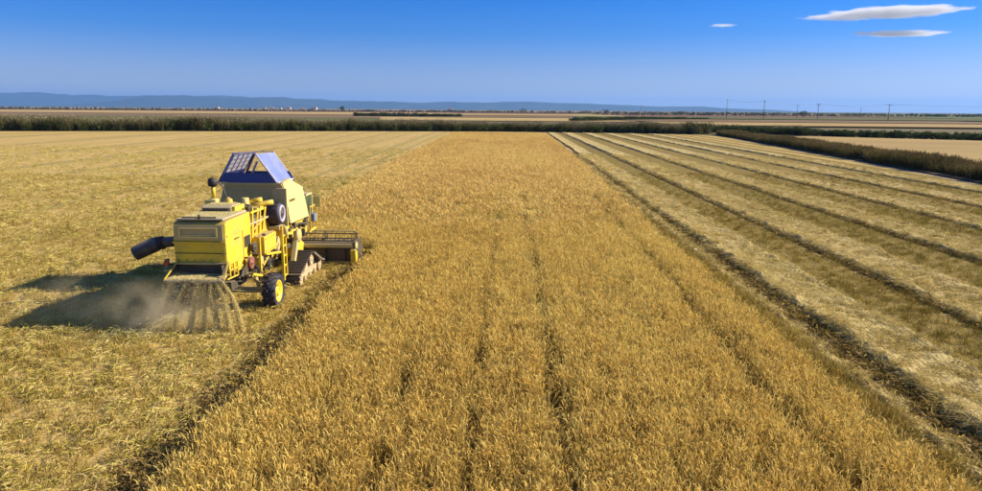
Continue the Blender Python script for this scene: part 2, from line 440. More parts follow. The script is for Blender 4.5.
SRC_crop = [clump_mesh('rice_clump', crop_build(), [M['head'], M['stalk'], M['leafg']], 100 + i) for i in range(6)]
SRC_cropfar = [clump_mesh('rice_clump_far', crop_build(16, 6, 0.72, 0.20, 0.022, 0.19), [M['headfar'], M['stalk'], M['leafg']], 120 + i) for i in range(5)]
SRC_straw = [clump_mesh('straw_clump', straw_build(), [M['straw'], M['strawg']], 200 + i) for i in range(5)]
SRC_left = [clump_mesh('green_straw_clump', straw_build(40, 0.18, 0.10, 0.13, 0.0105), [M['leftstraw'], M['leftgreen']], 220 + i) for i in range(5)]
SRC_stub = [clump_mesh('stubble_clump', stub_build(), [M['stub'], M['stubg']], 240 + i) for i in range(4)]
SRC_stubs = [clump_mesh('stubble_clump_tall', stub_build(22, 0.13, 0.26, 0.010), [M['stub'], M['stubg']], 250 + i) for i in range(4)]
SRC_lane = [clump_mesh('lane_stubble_clump', stub_build(), [M['lanestub'], M['stubg']], 270 + i) for i in range(4)]
SRC_clod = [clump_mesh('rut_litter', straw_build(24, 0.2, 0.12, 0.16, 0.03), [M['clod'], M['stub']], 260 + i) for i in range(4)]
SRC_reed = [clump_mesh('reed_clump', reed_build(), [M['reedg'], M['reedb'], M['reedp']], 300 + i) for i in range(4)]
SRC_bush = [clump_mesh('bush_clump', bush_build(), [M['leafd'], M['leafm'], M['reedb']], 320 + i) for i in range(4)]

_groups = {}
def scatter_group(srcs):
    key = srcs[0].name
    if key in _groups: return _groups[key]
    ng = bpy.data.node_groups.new('scatter_' + key, 'GeometryNodeTree')
    ng.interface.new_socket('Geometry', in_out='INPUT', socket_type='NodeSocketGeometry')
    ng.interface.new_socket('Geometry', in_out='OUTPUT', socket_type='NodeSocketGeometry')
    N, L = ng.nodes, ng.links
    gi = N.new('NodeGroupInput'); go = N.new('NodeGroupOutput')
    iop = N.new('GeometryNodeInstanceOnPoints')
    g2i = N.new('GeometryNodeGeometryToInstance')
    for s in reversed(srcs):
        oi = N.new('GeometryNodeObjectInfo'); oi.inputs['Object'].default_value = s
        L.new(oi.outputs['Geometry'], g2i.inputs[0])
    def attr(nm, ty):
        a = N.new('GeometryNodeInputNamedAttribute'); a.data_type = ty; a.inputs['Name'].default_value = nm
        return [o for o in a.outputs if o.enabled and o.name == 'Attribute'][0]
    L.new(gi.outputs[0], iop.inputs['Points']); L.new(g2i.outputs[0], iop.inputs['Instance'])
    iop.inputs['Pick Instance'].default_value = True
    L.new(attr('idx', 'INT'), iop.inputs['Instance Index'])
    L.new(attr('rot', 'FLOAT_VECTOR'), iop.inputs['Rotation'])
    L.new(attr('scl', 'FLOAT_VECTOR'), iop.inputs['Scale'])
    L.new(iop.outputs[0], go.inputs[0])
    _groups[key] = ng
    return ng

def scatter(name, P, srcs, scl, rng, tilt=0.12, parent=None):
    """P (N,3) points, scl (N,) or (N,3)"""
    n = len(P)
    me = bpy.data.meshes.new(name); me.vertices.add(n); me.vertices.foreach_set('co', P.astype(np.float32).ravel())
    a = me.attributes.new('rot', 'FLOAT_VECTOR', 'POINT')
    R = np.stack([rng.normal(0, tilt, n), rng.normal(0, tilt, n), rng.random(n) * 2 * pi], 1).astype(np.float32)
    a.data.foreach_set('vector', R.ravel())
    if scl.ndim == 1: scl = np.stack([scl] * 3, 1)
    a = me.attributes.new('scl', 'FLOAT_VECTOR', 'POINT'); a.data.foreach_set('vector', scl.astype(np.float32).ravel())
    a = me.attributes.new('idx', 'INT', 'POINT'); a.data.foreach_set('value', rng.integers(0, len(srcs), n).astype(np.int32))
    o = bpy.data.objects.new(name, me); COL.objects.link(o)
    md = o.modifiers.new('scatter', 'NODES'); md.node_group = scatter_group(srcs)
    if parent is not None: o.parent = parent
    return o

def in_view(x, y, m=3.0):
    """inside the view wedge with a margin, so that a step to the side still finds the field filled"""
    return (np.abs(x + 0.024 * y) < 0.72 * y * 1.06 + m)

def sample(x0, x1, y0, y1, dens, rng, wedge=True):
    n = int((x1 - x0) * (y1 - y0) * dens)
    x = rng.uniform(x0, x1, n); y = rng.uniform(y0, y1, n)
    if wedge:
        k = in_view(x, y); x, y = x[k], y[k]
    return x, y

# ================================================================== SETTING: ground, fields, hills
def sheet(name, poly, z, mat, sub=False):
    verts = [(x, y, z) for x, y in poly]
    return tag(mesh_obj(name, verts, [tuple(range(len(verts)))], mat), kind='structure')

M['plain'] = ground_mat('plain_ground', [(0, (0.08, 0.065, 0.03)), (0.5, (0.14, 0.115, 0.05)), (1, (0.20, 0.165, 0.08))], scale=0.02,
                        stops2=[(0, (0.10, 0.09, 0.04)), (1, (0.24, 0.18, 0.09))], scale2=0.004, bump=0, stretch=(0.25, 1, 1))
g = 26000
sheet('ground', [(-g, -g), (g, -g), (g, g), (-g, g)], 0.0, M['plain'])

# the harvested field the machine works in (stubble floor) as one sheet
M['stubble'] = ground_mat('stubble_floor', [(0, (0.24, 0.16, 0.06)), (0.45, (0.44, 0.31, 0.12)), (1, (0.62, 0.46, 0.20))], scale=2.2,
                          stops2=[(0, (0.33, 0.25, 0.055)), (0.5, (0.47, 0.32, 0.095)), (1, (0.56, 0.37, 0.13))], scale2=0.22, bump=0.8, bump_scale=5, stretch=(1, 0.09, 1), mixfac=0.5, bdist=0.08)
field_edge = [(-260, -10), (-260, 112), (-97, 153), (-70, 160), (-36, 169), (-2, 174), (31, 168), (43.5, 164), (45.6, 150), (40.9, 100), (37.3, 65), (36, 54), (33, 20), (32, -10)]
sheet('stubble_field', field_edge, 0.05, M['stubble'])
M['soil_shade'] = ground_mat('dark_soil_and_shade', [(0, (0.035, 0.024, 0.012)), (0.5, (0.09, 0.062, 0.028)), (1, (0.16, 0.115, 0.05))], scale=3.0, bump=0.8, bump_scale=7, bdist=0.06)
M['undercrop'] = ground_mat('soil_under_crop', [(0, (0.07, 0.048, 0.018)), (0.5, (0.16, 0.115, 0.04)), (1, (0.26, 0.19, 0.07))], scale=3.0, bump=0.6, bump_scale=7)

def crop_right(y): return 6.12 + 0.0105 * np.maximum(y - 10, 0)
CL, CL2, YH = -4.72, -10.1, 25.4      # left edge beside the machine, left edge ahead of the header, header line
sheet('crop_shade_soil', [(CL - 0.95, -6), (CL + 0.02, -6), (CL + 0.02, YH - 1.6), (CL - 0.85, YH - 1.6)], 0.062, M['soil_shade'])  # crop's shadow put into the colour of the brown ground at its left foot
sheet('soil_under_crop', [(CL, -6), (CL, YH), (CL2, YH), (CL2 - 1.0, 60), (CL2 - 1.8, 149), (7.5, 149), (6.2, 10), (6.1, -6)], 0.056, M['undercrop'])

# brown-green stubble lanes between the straw swaths on the right
M['lane'] = ground_mat('lane_stubble', [(0, (0.13, 0.09, 0.02)), (0.5, (0.235, 0.165, 0.035)), (1, (0.35, 0.245, 0.06))], scale=3.5,
                       stops2=[(0, (0.15, 0.125, 0.03)), (1, (0.28, 0.185, 0.06))], scale2=0.12, bump=0.7, bump_scale=9, stretch=(1, 0.12, 1), bdist=0.06)
def field_end(x):
    ex = np.array([-2, 31, 43.5]); ey = np.array([173, 167, 163]); return float(np.interp(x, ex, ey))
def field_start(x):
    """where a swath at x meets the ditch bank on the right"""
    ex = np.array([32.5, 36.2, 37.3, 40.9, 45.0]); ey = np.array([15, 54, 65, 100, 146])
    return -6.0 if x < 32 else float(np.interp(x, ex, ey))
for xa, xb in ((9.95, 11.75), (14.55, 16.85), (19.6, 21.9), (24.6, 27.1), (29.6, 31.9)):
    sheet('stubble_lane', [(xa, -6), (xb, -6), (xb + 0.3, field_end(xb)), (xa + 0.3, field_end(xa))], 0.058, M['lane'])
sheet('rut_shade_strip', [(7.25, -6), (7.92, -6), (8.4, field_end(8)), (8.05, field_end(8))], 0.058, M['soil_shade'])

M['lane2'] = ground_mat('left_lane_stubble', [(0, (0.20, 0.15, 0.05)), (0.5, (0.34, 0.26, 0.09)), (1, (0.50, 0.39, 0.16))], scale=2.5, bump=0.7, bump_scale=6, stretch=(1, 0.3, 1), bdist=0.06)
for xa, wd in ((-12.4, 0.5), (-14.9, 0.7), (-19.6, 0.5), (-24.6, 0.9), (-29.8, 0.7), (-35.5, 0.9), (-43.0, 1.3), (-54.0, 1.3), (-68, 1.6), (-86, 2.0)):
    ye = float(np.interp(xa - 4, [-97, -70, -36, -2], [150, 157, 167, 172]))
    sheet('stubble_lane', [(xa, 8), (xa + wd, 8), (xa + wd - 3, ye), (xa - 3, ye)], 0.058, M['lane2'])
for xa, wd in ((34.9, 1.3), (37.6, 1.0), (40.3, 1.2)):
    ys_ = field_start(xa + wd) + 3
    sheet('stubble_lane', [(xa, ys_), (xa + wd, ys_), (xa + wd + 0.4, 163.5), (xa + 0.4, 164.5)], 0.060, M['lane'])
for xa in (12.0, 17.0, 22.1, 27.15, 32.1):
    sheet('rut_shade_strip', [(xa - 0.08, -6 if xa < 32 else 20), (xa + 0.25, -6 if xa < 32 else 20), (xa + 0.25 + 0.3, field_end(xa)), (xa + 0.12, field_end(xa))], 0.066, M['soil_shade'])  # dark rut soil also carries the shade of each swath's left bank in colour
# far field sheets, each a field lying where it lies
def fcol(c, name, v=0.25, sc=0.03):
    lo = tuple(a * (1 - v) for a in c); hi = tuple(min(1, a * (1 + v)) for a in c)
    return ground_mat(name, [(0, lo), (0.5, c), (1, hi)], scale=sc, bump=0, stretch=(0.35, 1, 1))
M['f_pale'] = fcol((0.42, 0.30, 0.12), 'pale_stubble_field')
M['f_tan'] = fcol((0.38, 0.26, 0.10), 'tan_field')
M['f_green'] = fcol((0.12, 0.13, 0.04), 'dull_green_field')
M['f_red'] = fcol((0.17, 0.085, 0.055), 'redbrown_field')
M['f_brown'] = fcol((0.20, 0.135, 0.07), 'brown_field')
M['f_olive'] = fcol((0.25, 0.21, 0.09), 'olive_field')
M['f_scrub'] = ground_mat('scrub_floor', [(0, (0.07, 0.06, 0.03)), (0.5, (0.14, 0.11, 0.06)), (1, (0.22, 0.18, 0.10))], scale=0.2, bump=0.4)
M['dirt_track'] = ground_mat('pale_dirt', [(0, (0.30, 0.21, 0.14)), (0.5, (0.42, 0.31, 0.21)), (1, (0.5, 0.40, 0.28))], scale=1.0, bump=0.3)
_fz = [0.15]
def far(name, x0, x1, y0, y1, mat, sk=0.0, z=0.15, x0b=None, x1b=None):
    _fz[0] += 0.03; z = _fz[0]
    sheet(name, [(x0, y0), (x1, y0 + sk * (x1 - x0)), (x1b if x1b is not None else x1, y1 + sk * (x1 - x0)), (x0b if x0b is not None else x0, y1)], z, mat)
sheet('scrub_floor', [(-330, 90), (-97, 153.5), (-36, 169.5), (-2, 174.5), (31, 168.5), (43.8, 164.5), (60, 180), (70, 230), (-10, 215), (-120, 205), (-330, 160)], 0.06, M['f_scrub'])
far('far_field', -900, -40, 215, 395, M['f_green'], x0b=-900, x1b=-60)
far('far_field', -900, -60, 400, 620, M['f_brown'])
far('far_field', -900, -70, 640, 1000, M['f_pale'])
far('far_field', -1500, 100, 1010, 1300, M['f_red'])
far('far_field', -2500, -200, 1350, 2000, M['f_brown'])
far('far_field', -60, 60, 330, 450, M['f_pale'], x0b=-82, x1b=66)
far('far_field', -60, 120, 470, 600, M['f_brown'])
far('far_field', -60, 110, 640, 900, M['f_tan'])
far('far_field', 110, 420, 640, 1000, M['f_red'])
far('far_field', -200, 900, 1350, 1800, M['f_brown'])
far('far_field', -100, 500, 1900, 2600, M['f_tan'])
far('far_field', -3000, -300, 2100, 3300, M['f_pale'])
far('far_field', 62, 210, 255, 330, M['f_tan'], -0.12, x1b=235)
far('far_field', 58, 260, 345, 440, M['f_brown'], -0.1)
far('far_field', 50, 380, 470, 620, M['f_green'], -0.05)
far('far_field', 390, 900, 430, 900, M['f_green'], -0.05)
far('far_field', 430, 1500, 950, 1500, M['f_olive'], -0.05)
far('far_field', 900, 6000, 1600, 4000, M['f_green'])
sheet('near_right_field', [(48, 145), (43.5, 98), (40.2, 63), (38.5, 45), (36, 15), (140, 15), (150, 110), (86, 143), (66, 158)], 0.15, M['f_tan'])
sheet('dirt_verge', [(35.6, 54), (36.9, 65), (40.4, 100), (45.2, 150), (45.9, 150), (41.0, 100), (37.5, 65), (36.2, 54), (33.2, 20), (32.6, 20)], 0.064, M['dirt_track'])
sheet('bank_foot_shade', [(36.2, 54), (37.5, 65), (41.0, 100), (45.9, 150), (52, 150), (47, 100), (43.5, 65), (42.2, 54), (39.2, 20), (33.2, 20)], 0.17, M['f_scrub'])  # dark scrub floor puts the depth of the hedge's shadow into the ground colour

# distant hills: three ridges of real depth
M['hill'] = ground_mat('hill_scrub', [(0, (0.03, 0.045, 0.03)), (0.5, (0.05, 0.07, 0.04)), (1, (0.09, 0.10, 0.06))], scale=0.004, bump=0)
def hills(name, Y, prof, seed, depth=2600):
    """prof: (x, height) knots across; the ridge slopes off to the front and back"""
    xs = np.linspace(prof[0][0], prof[-1][0], 150)
    hh = np.interp(xs, [p[0] for p in prof], [p[1] for p in prof])
    rows = [(-1.0, 0.0), (-0.6, 0.35), (-0.25, 0.8), (0.0, 1.0), (0.4, 0.6), (1.0, 0.0)]
    V = []
    for t, k in rows:
        for x, h in zip(xs, hh):
            nz = float(fnoise(np.array([x / 700 + seed]), np.array([t * 3 + seed]), 4)[0]) - 0.5
            V.append((x, Y + t * depth * 0.5, h * k * (1 + 0.75 * nz) - (2 if k == 0 else 0) + 0.0))
    n = len(xs)
    Fc = [(r * n + i, r * n + i + 1, (r + 1) * n + i + 1, (r + 1) * n + i) for r in range(len(rows) - 1) for i in range(n - 1)]
    return tag(mesh_obj(name, V, Fc, M['hill'], smooth=True), kind='structure')
# pixel heights above the horizon times distance / 700
k1 = 15000 / 700 * 0.88
hills('far_hills', 15000, [(-17000, 60), (-13500, 14.5 * k1), (-10400, 14.5 * k1), (-9200, 13.5 * k1), (-8300, 11 * k1), (-7400, 12.5 * k1), (-6200, 12 * k1), (-4800, 11 * k1), (-3400, 9 * k1), (-800, 7 * k1), (1000, 4 * k1), (2400, 0)], 3.1)
k2 = 12000 / 700 * 0.82
hills('blue_hills', 12000, [(-8200, 0), (-7200, 3 * k2), (-6000, 12.6 * k2), (-5200, 12 * k2), (-4400, 11 * k2), (-3400, 10.8 * k2), (-2100, 9.8 * k2), (-1400, 8.8 * k2), (-600, 8.4 * k2), (200, 8.8 * k2), (900, 7.6 * k2), (1700, 6.6 * k2), (2500, 5.4 * k2), (3500, 4.6 * k2), (4300, 2.6 * k2), (4900, 0)], 8.7)

# air between here and the hills
hz = MB(); hz.b2(-25800, 25800, -25800, 25800, -1.5, 420)
mt, N, L = new_mat('haze_air')
for n in list(N):
    if n.type == 'BSDF_PRINCIPLED': N.remove(n)
pv = N.new('ShaderNodeVolumePrincipled'); pv.inputs['Color'].default_value = (0.22, 0.48, 1.0, 1)
pv.inputs['Density'].default_value = 6.0e-5; pv.inputs['Anisotropy'].default_value = 0.2
L.new(pv.outputs[0], N['Material Output'].inputs['Volume'])
tag(hz.build('haze', mt), kind='stuff')

# clouds: thin lens clouds of real vapour, high above and far out
def cloud(c, half, tilt, dens, label, seed):
    """a flat lens of vapour with a ragged, thinning edge"""
    bm_ = bmesh.new(); bmesh.ops.create_icosphere(bm_, subdivisions=4, radius=1.0)
    me = bpy.data.meshes.new('cloud'); bm_.to_mesh(me); bm_.free()
    o = bpy.data.objects.new('cloud', me); COL.objects.link(o)
    o.location = c; o.scale = half; o.rotation_euler = (0, -tilt, 0)
    mt, N, L = new_mat('cloud_vapour')
    for q in list(N):
        if q.type == 'BSDF_PRINCIPLED': N.remove(q)
    tc = N.new('ShaderNodeTexCoord'); ln = N.new('ShaderNodeVectorMath'); ln.operation = 'LENGTH'
    mp = N.new('ShaderNodeMapping'); mp.inputs['Scale'].default_value = (2.6, 1.5, 1.1); mp.inputs['Location'].default_value = (seed, 0, 0)
    L.new(tc.outputs['Object'], ln.inputs[0]); L.new(tc.outputs['Object'], mp.inputs[0])
    nz = N.new('ShaderNodeTexNoise'); nz.inputs['Scale'].default_value = 1.3; nz.inputs['Detail'].default_value = 5; nz.inputs['Roughness'].default_value = 0.6; L.new(mp.outputs[0], nz.inputs['Vector'])
    a = N.new('ShaderNodeMath'); a.operation = 'MULTIPLY_ADD'; a.inputs[1].default_value = 1.5; a.inputs[2].default_value = -0.70
    L.new(nz.outputs[0], a.inputs[0])
    b = N.new('ShaderNodeMath'); b.operation = 'SUBTRACT'; b.inputs[0].default_value = 0.80; L.new(ln.outputs['Value'], b.inputs[1])
    c_ = N.new('ShaderNodeMath'); c_.operation = 'ADD'; L.new(a.outputs[0], c_.inputs[0]); L.new(b.outputs[0], c_.inputs[1])
    mr = N.new('ShaderNodeMapRange'); mr.inputs[1].default_value = 0.0; mr.inputs[2].default_value = 0.55; mr.inputs[4].default_value = dens
    L.new(c_.outputs[0], mr.inputs[0])
    pv = N.new('ShaderNodeVolumeScatter'); pv.inputs['Color'].default_value = (1, 1, 1, 1); pv.inputs['Anisotropy'].default_value = 0.0
    L.new(mr.outputs[0], pv.inputs['Density']); L.new(pv.outputs[0], N['Material Output'].inputs['Volume'])
    me.materials.append(mt)
    return tag(o, label, 'cloud', 'thin clouds over the plain')
cloud((4080, 8000, 1062), (1000, 420, 64), radians(2.8), 0.024, 'long thin white cloud high at the upper right, widening to the right', 1.2)
cloud((4230, 8000, 847), (560, 300, 33), radians(0.3), 0.024, 'short white cloud streak below the long cloud at upper right', 4.6)
cloud((2318, 8000, 922), (170, 120, 19), 0.0, 0.014, 'tiny faint white cloud wisp left of the long cloud', 7.9)

# ================================================================== VEGETATION
rng = np.random.default_rng(5)
def crop_gap(x, y):
    """True where plants are missing: wheel lines and small hollows in the stand"""
    w = fnoise(x * 0.0 + 3.3, y * 0.35, 2) - 0.5
    gap = np.zeros(len(x), bool)
    for xc, wd, yend, amt in ((-0.53, 0.09, 150, 0.95), (0.90, 0.12, 150, 1.0), (-1.84, 0.10, 13.5, 0.9), (4.70, 0.15, 140, 0.95)):
        xx = xc + w * 0.35 + (0.012 * (y - 10) if xc > 4 else 0)
        m = fnoise(x * 0 + xc * 9, y * 0.8, 2)
        gap |= (np.abs(x - xx) < wd * (0.35 + 1.2 * m)) & (rng.random(len(x)) < np.clip(1.1 - y / 170, 0.5, 0.95)) & (y < yend) & (m > (1 - amt) + 0.12)
    h = fnoise(x * 1.1 + 50, y * 0.7 + 20, 2)
    gap |= h < 0.10
    return gap

def crop_left(x, y):
    le = np.where(y < YH, CL, CL2 - 0.013 * (y - YH))
    return le + (fnoise(y * 1.2, y * 0 + 2, 2) - 0.5) * 0.22

P, S = [], []
for (ya, yb, dn) in ((3.5, 16, 72), (16, 30, 58), (30, 62, 34)):
    x, y = sample(-11, 7.2, ya, yb, dn, rng)
    re = crop_right(y) + (fnoise(y * 1.1, y * 0 + 9, 2) - 0.5) * 0.3
    k = (x > crop_left(x, y)) & (x < re) & ~crop_gap(x, y) & (rng.random(len(x)) > (y - 26) / 36)
    x, y = x[k], y[k]
    P.append(np.stack([x, y, np.full(len(x), 0.05)], 1))
    edge = np.clip((re[k] - x) / 1.2, 0, 1)
    hgt = 0.84 + 0.26 * fnoise(x * 0.5, y * 0.35, 3) + rng.normal(0, 0.065, len(x))
    hgt *= 0.86 + 0.14 * edge
    S.append(np.stack([np.ones(len(x)), np.ones(len(x)), hgt], 1))
o = scatter('standing_rice', np.concatenate(P), SRC_crop, np.concatenate(S), rng, 0.10)
tag(o, 'golden standing rice crop filling the middle of the field', 'crop', kind='stuff')
P, S = [], []
for (ya, yb, dn) in ((26, 80, 15), (80, 125, 11), (125, 150, 9)):
    x, y = sample(-13, 8.2, ya, yb, dn, rng)
    k = (x > crop_left(x, y)) & (x < crop_right(y)) & ~crop_gap(x, y) & (y < 148 + 1.5 * fnoise(x, x * 0, 2)) & (rng.random(len(x)) < (y - 26) / 36)
    x, y = x[k], y[k]
    P.append(np.stack([x, y, np.full(len(x), 0.05)], 1))
    hgt = 0.86 + 0.30 * fnoise(x * 0.5, y * 0.35, 3) + rng.normal(0, 0.04, len(x))
    S.append(np.stack([np.ones(len(x)) * 1.15, np.ones(len(x)) * 1.15, hgt], 1))
o = scatter('standing_rice', np.concatenate(P), SRC_cropfar, np.concatenate(S), rng, 0.08)
tag(o, 'golden orange rice crop running on to the far end of the field', 'crop', kind='stuff')

# left: straw litter over stubble
def left_free(x, y):
    return np.where(y < YH - 1.6, x < CL - 1.0 + 0.6 * fnoise(x * 2, y * 1.5, 2), x < CL2 - 0.35 - 0.013 * np.maximum(y - YH, 0))
P, S = [], []
for (ya, yb, dn, sc) in ((4, 16, 24, 1.0), (16, 30, 15, 1.05), (30, 55, 6, 1.25), (55, 95, 1.6, 1.5)):
    x, y = sample(-0.78 * yb - 4, -4.7, ya, yb, dn, rng)
    band = 0.5 + 0.5 * np.sin((x + 7.6) * 2 * pi / 4.9)
    dens = 0.10 + 0.55 * fnoise(x * 2.4, y * 0.07, 2) + 0.3 * fnoise(x * 0.8, y * 0.5, 3) + 0.25 * band
    k = left_free(x, y) & (rng.random(len(x)) < dens) & (y < 151)
    x, y = x[k], y[k]
    P.append(np.stack([x, y, 0.05 + rng.random(len(x)) * 0.04], 1))
    S.append(sc * rng.uniform(0.7, 1.25, len(x)))
o = scatter('loose_straw', np.concatenate(P), SRC_left, np.concatenate(S), rng, 0.25)
tag(o, 'yellow green loose straw littering the stubble left of the standing crop', 'straw', kind='stuff')
P, S = [], []
for (ya, yb, dn) in ((4, 18, 26), (18, 34, 14), (34, 55, 5)):
    x, y = sample(-0.78 * yb - 4, -4.6, ya, yb, dn, rng)
    lf = np.where(y < YH - 1.6, x < CL - 0.12, x < CL2 - 0.2)
    k = lf & ((x < CL - 1.15) | (rng.random(len(x)) < 0.45)); x, y = x[k], y[k]
    P.append(np.stack([x, y, np.full(len(x), 0.045)], 1)); S.append(rng.uniform(0.7, 1.2, len(x)))
o = scatter('short_stubble', np.concatenate(P), SRC_stub, np.concatenate(S), rng, 0.15)
tag(o, 'short cut stubble of the harvested left side of the field', 'stubble', kind='stuff')

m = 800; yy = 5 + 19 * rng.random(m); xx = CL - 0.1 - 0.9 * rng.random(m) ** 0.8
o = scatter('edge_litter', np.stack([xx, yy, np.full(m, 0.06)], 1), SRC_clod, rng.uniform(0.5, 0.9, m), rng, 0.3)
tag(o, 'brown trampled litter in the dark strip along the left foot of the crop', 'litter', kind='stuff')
# right: lanes of short stubble, swaths, ruts
P, S = [], []
for (ya, yb, dn) in ((6, 22, 28), (22, 40, 16), (40, 62, 7)):
    x, y = sample(6.0, 0.72 * yb + 3, ya, yb, dn, rng)
    k = (x > crop_right(y) + 0.05) & (x < 31 + 0.03 * y); x, y = x[k], y[k]
    P.append(np.stack([x, y, np.full(len(x), 0.05)], 1)); S.append(rng.uniform(0.6, 1.15, len(x)))
o = scatter('short_stubble', np.concatenate(P), SRC_lane, np.concatenate(S), rng, 0.15)
tag(o, 'olive brown short stubble between the straw swaths on the right', 'stubble', kind='stuff')
P, S = [], []
x, y = sample(6.1, 7.0, 4, 70, 26, rng)
k = (x > crop_right(y) + 0.02) & (x < 6.95 + 0.008 * y); x, y = x[k], y[k]
o = scatter('stubble_strip', np.stack([x, y, np.full(len(x), 0.05)], 1), SRC_stubs, rng.uniform(0.7, 1.2, len(x)), rng, 0.2)
tag(o, 'strip of taller green yellow stubble along the right edge of the crop', 'stubble', kind='stuff')

M['swath'] = ground_mat('swath_straw', [(0, (0.24, 0.16, 0.06)), (0.45, (0.50, 0.37, 0.145)), (1, (0.72, 0.57, 0.26))], scale=7,
                        stops2=[(0, (0.30, 0.25, 0.08)), (1, (0.50, 0.37, 0.17))], scale2=0.25, bump=1.0, bump_scale=14, stretch=(1, 0.6, 1), bdist=0.08)
def windrow(xl, width, h, label, drift=0.0, litter=(28, 12, 4), seed=0.0, tail=True):
    """a raised swath of straw: steep left bank, long fall-off to the right"""
    prof = [(0.0, 0.0), (0.05, 0.75), (0.09, 1.0), (0.18, 0.8), (0.35, 0.55), (0.6, 0.42), (0.85, 0.5), (0.94, 0.6), (1.0, 0.0)]
    if not tail: prof = [(0.0, 0.0), (0.25, 0.8), (0.5, 1.0), (0.75, 0.7), (1.0, 0.0)]
    ys = []; y = max(3.0, field_start(xl)); y1 = field_end(xl)
    while y < y1: ys.append(y); y += 0.16 if y < 40 else (0.35 if y < 90 else 0.9)
    ys.append(y1); ys = np.array(ys)
    cols = np.array([p[0] for p in prof]); hs = np.array([p[1] for p in prof])
    cc = np.interp(np.linspace(0, 1, 19 if tail else 7), np.linspace(0, 1, len(cols)), cols); hh = np.interp(cc, cols, hs)
    wob = (fnoise(ys * 0.12 + seed, ys * 0 + seed, 2) - 0.5) * 0.25 + (fnoise(ys * 2.6 + seed, ys * 0 + seed, 2) - 0.5) * 0.16
    X = xl + drift * (ys[:, None] - 15) + wob[:, None] * (1 - cc[None, :] * 0.5) + cc[None, :] * width
    Yg = np.repeat(ys[:, None], len(cc), 1)
    nz = fnoise(X * 4.1 + seed * 7, Yg * 3.3, 3) - 0.5
    amp = 0.75 + 0.9 * (fnoise(ys * 0.7 + seed, ys * 0 + 3, 2) - 0.3)
    Z = 0.05 + h * hh[None, :] * amp[:, None] + nz * 0.15 * np.minimum(1, hh[None, :] * 4)
    Z[:, 0] = 0.03; Z[:, -1] = 0.03
    n = len(cc); V = np.stack([X, Yg, Z], 2).reshape(-1, 3).tolist()
    Fc = [(r * n + i, r * n + i + 1, (r + 1) * n + i + 1, (r + 1) * n + i) for r in range(len(ys) - 1) for i in range(n - 1)]
    o = mesh_obj('straw_windrow', V, Fc, M['swath'])
    tag(o, label, 'windrow', 'straw windrows on the mown side of the field')
    P, S = [], []
    for (ya, yb), dn, sc in (((4, 26), litter[0], 0.95), ((26, 52), litter[1], 1.25), ((52, 85), litter[2], 1.7)):
        if yb < ys[0]: continue
        m = int((yb - max(ya, ys[0])) * width * dn); yy = rng.uniform(max(ya, ys[0]), yb, m); t = np.where(rng.random(m) < 0.22, rng.random(m) * 0.12, rng.random(m))
        xx = xl + drift * (yy - 15) + np.interp(yy, ys, wob) + t * width
        kk = in_view(xx, yy); xx, yy, t = xx[kk], yy[kk], t[kk]
        zz = 0.05 + h * np.interp(t, cols, hs) * np.interp(yy, ys, amp) - (0.03 if tail else 0.0)
        P.append(np.stack([xx, yy, zz], 1)); S.append(rng.uniform(0.55, 1.1, len(xx)) * sc)
    P = np.concatenate(P)
    if len(P) > 5:
        s = scatter('loose_straw', P, SRC_straw, np.concatenate(S), rng, 0.3, parent=o); tag(s, kind='stuff')
    return o
windrow(6.98, 0.34, 0.11, 'narrow pale straw ridge closest to the standing crop', 0.010, (60, 30, 9), 1.0, tail=False)
windrow(7.95, 1.95, 0.20, 'broad straw swath beside the dark rut nearest the standing crop', 0.008, (34, 14, 5), 2.0)
windrow(12.15, 2.35, 0.16, 'second broad straw swath to the right of the standing crop', 0.004, (30, 13, 5), 3.0)
windrow(17.15, 2.4, 0.14, 'third broad straw swath to the right of the standing crop', 0.002, (26, 12, 4), 4.0)
windrow(22.25, 2.4, 0.13, 'fourth broad straw swath to the right of the standing crop', 0.0, (18, 7, 3), 5.0)
windrow(27.3, 2.4, 0.13, 'fifth straw swath right of the crop, nearest but one to the ditch bank', 0.0, (18, 7, 3), 6.0)
windrow(32.3, 2.3, 0.12, 'farthest straw swath, running beside the pale verge of the ditch bank', 0.0, (18, 6, 3), 7.0)
# dark litter in the rut
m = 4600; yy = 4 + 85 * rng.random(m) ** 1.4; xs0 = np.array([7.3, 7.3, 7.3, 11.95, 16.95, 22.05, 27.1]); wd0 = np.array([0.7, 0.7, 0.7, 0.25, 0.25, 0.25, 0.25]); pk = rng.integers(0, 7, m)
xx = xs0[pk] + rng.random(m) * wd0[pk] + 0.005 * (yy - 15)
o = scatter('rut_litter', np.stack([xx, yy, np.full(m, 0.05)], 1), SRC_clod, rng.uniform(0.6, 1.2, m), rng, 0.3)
tag(o, 'dark trampled litter lying in the rut beside the pale straw ridge', 'litter', kind='stuff')

# reed and bush belts
def belt(name, pts, depth, srcs, h0, h1, dens, label, cat, tilt=0.06):
    P, S = [], []
    for (x0, y0, f0), (x1, y1, f1) in zip(pts[:-1], pts[1:]):
        Ln = math.hypot(x1 - x0, y1 - y0); m = max(4, int(Ln * depth * dens)); t = rng.random(m); d = rng.random(m) * depth
        nx, ny = -(y1 - y0) / Ln, (x1 - x0) / Ln
        x = x0 + (x1 - x0) * t + nx * d; y = y0 + (y1 - y0) * t + ny * d
        hh = (f0 + (f1 - f0) * t) * (h0 + (h1 - h0) * fnoise(x * 0.18 + 9, y * 0.18, 3)) * rng.uniform(0.85, 1.1, m)
        P.append(np.stack([x, y, np.zeros(m)], 1)); S.append(np.stack([np.ones(m) * 1.0, np.ones(m) * 1.0, hh], 1))
    o = scatter(name, np.concatenate(P), srcs, np.concatenate(S), rng, tilt)
    return tag(o, label, cat, kind='stuff')
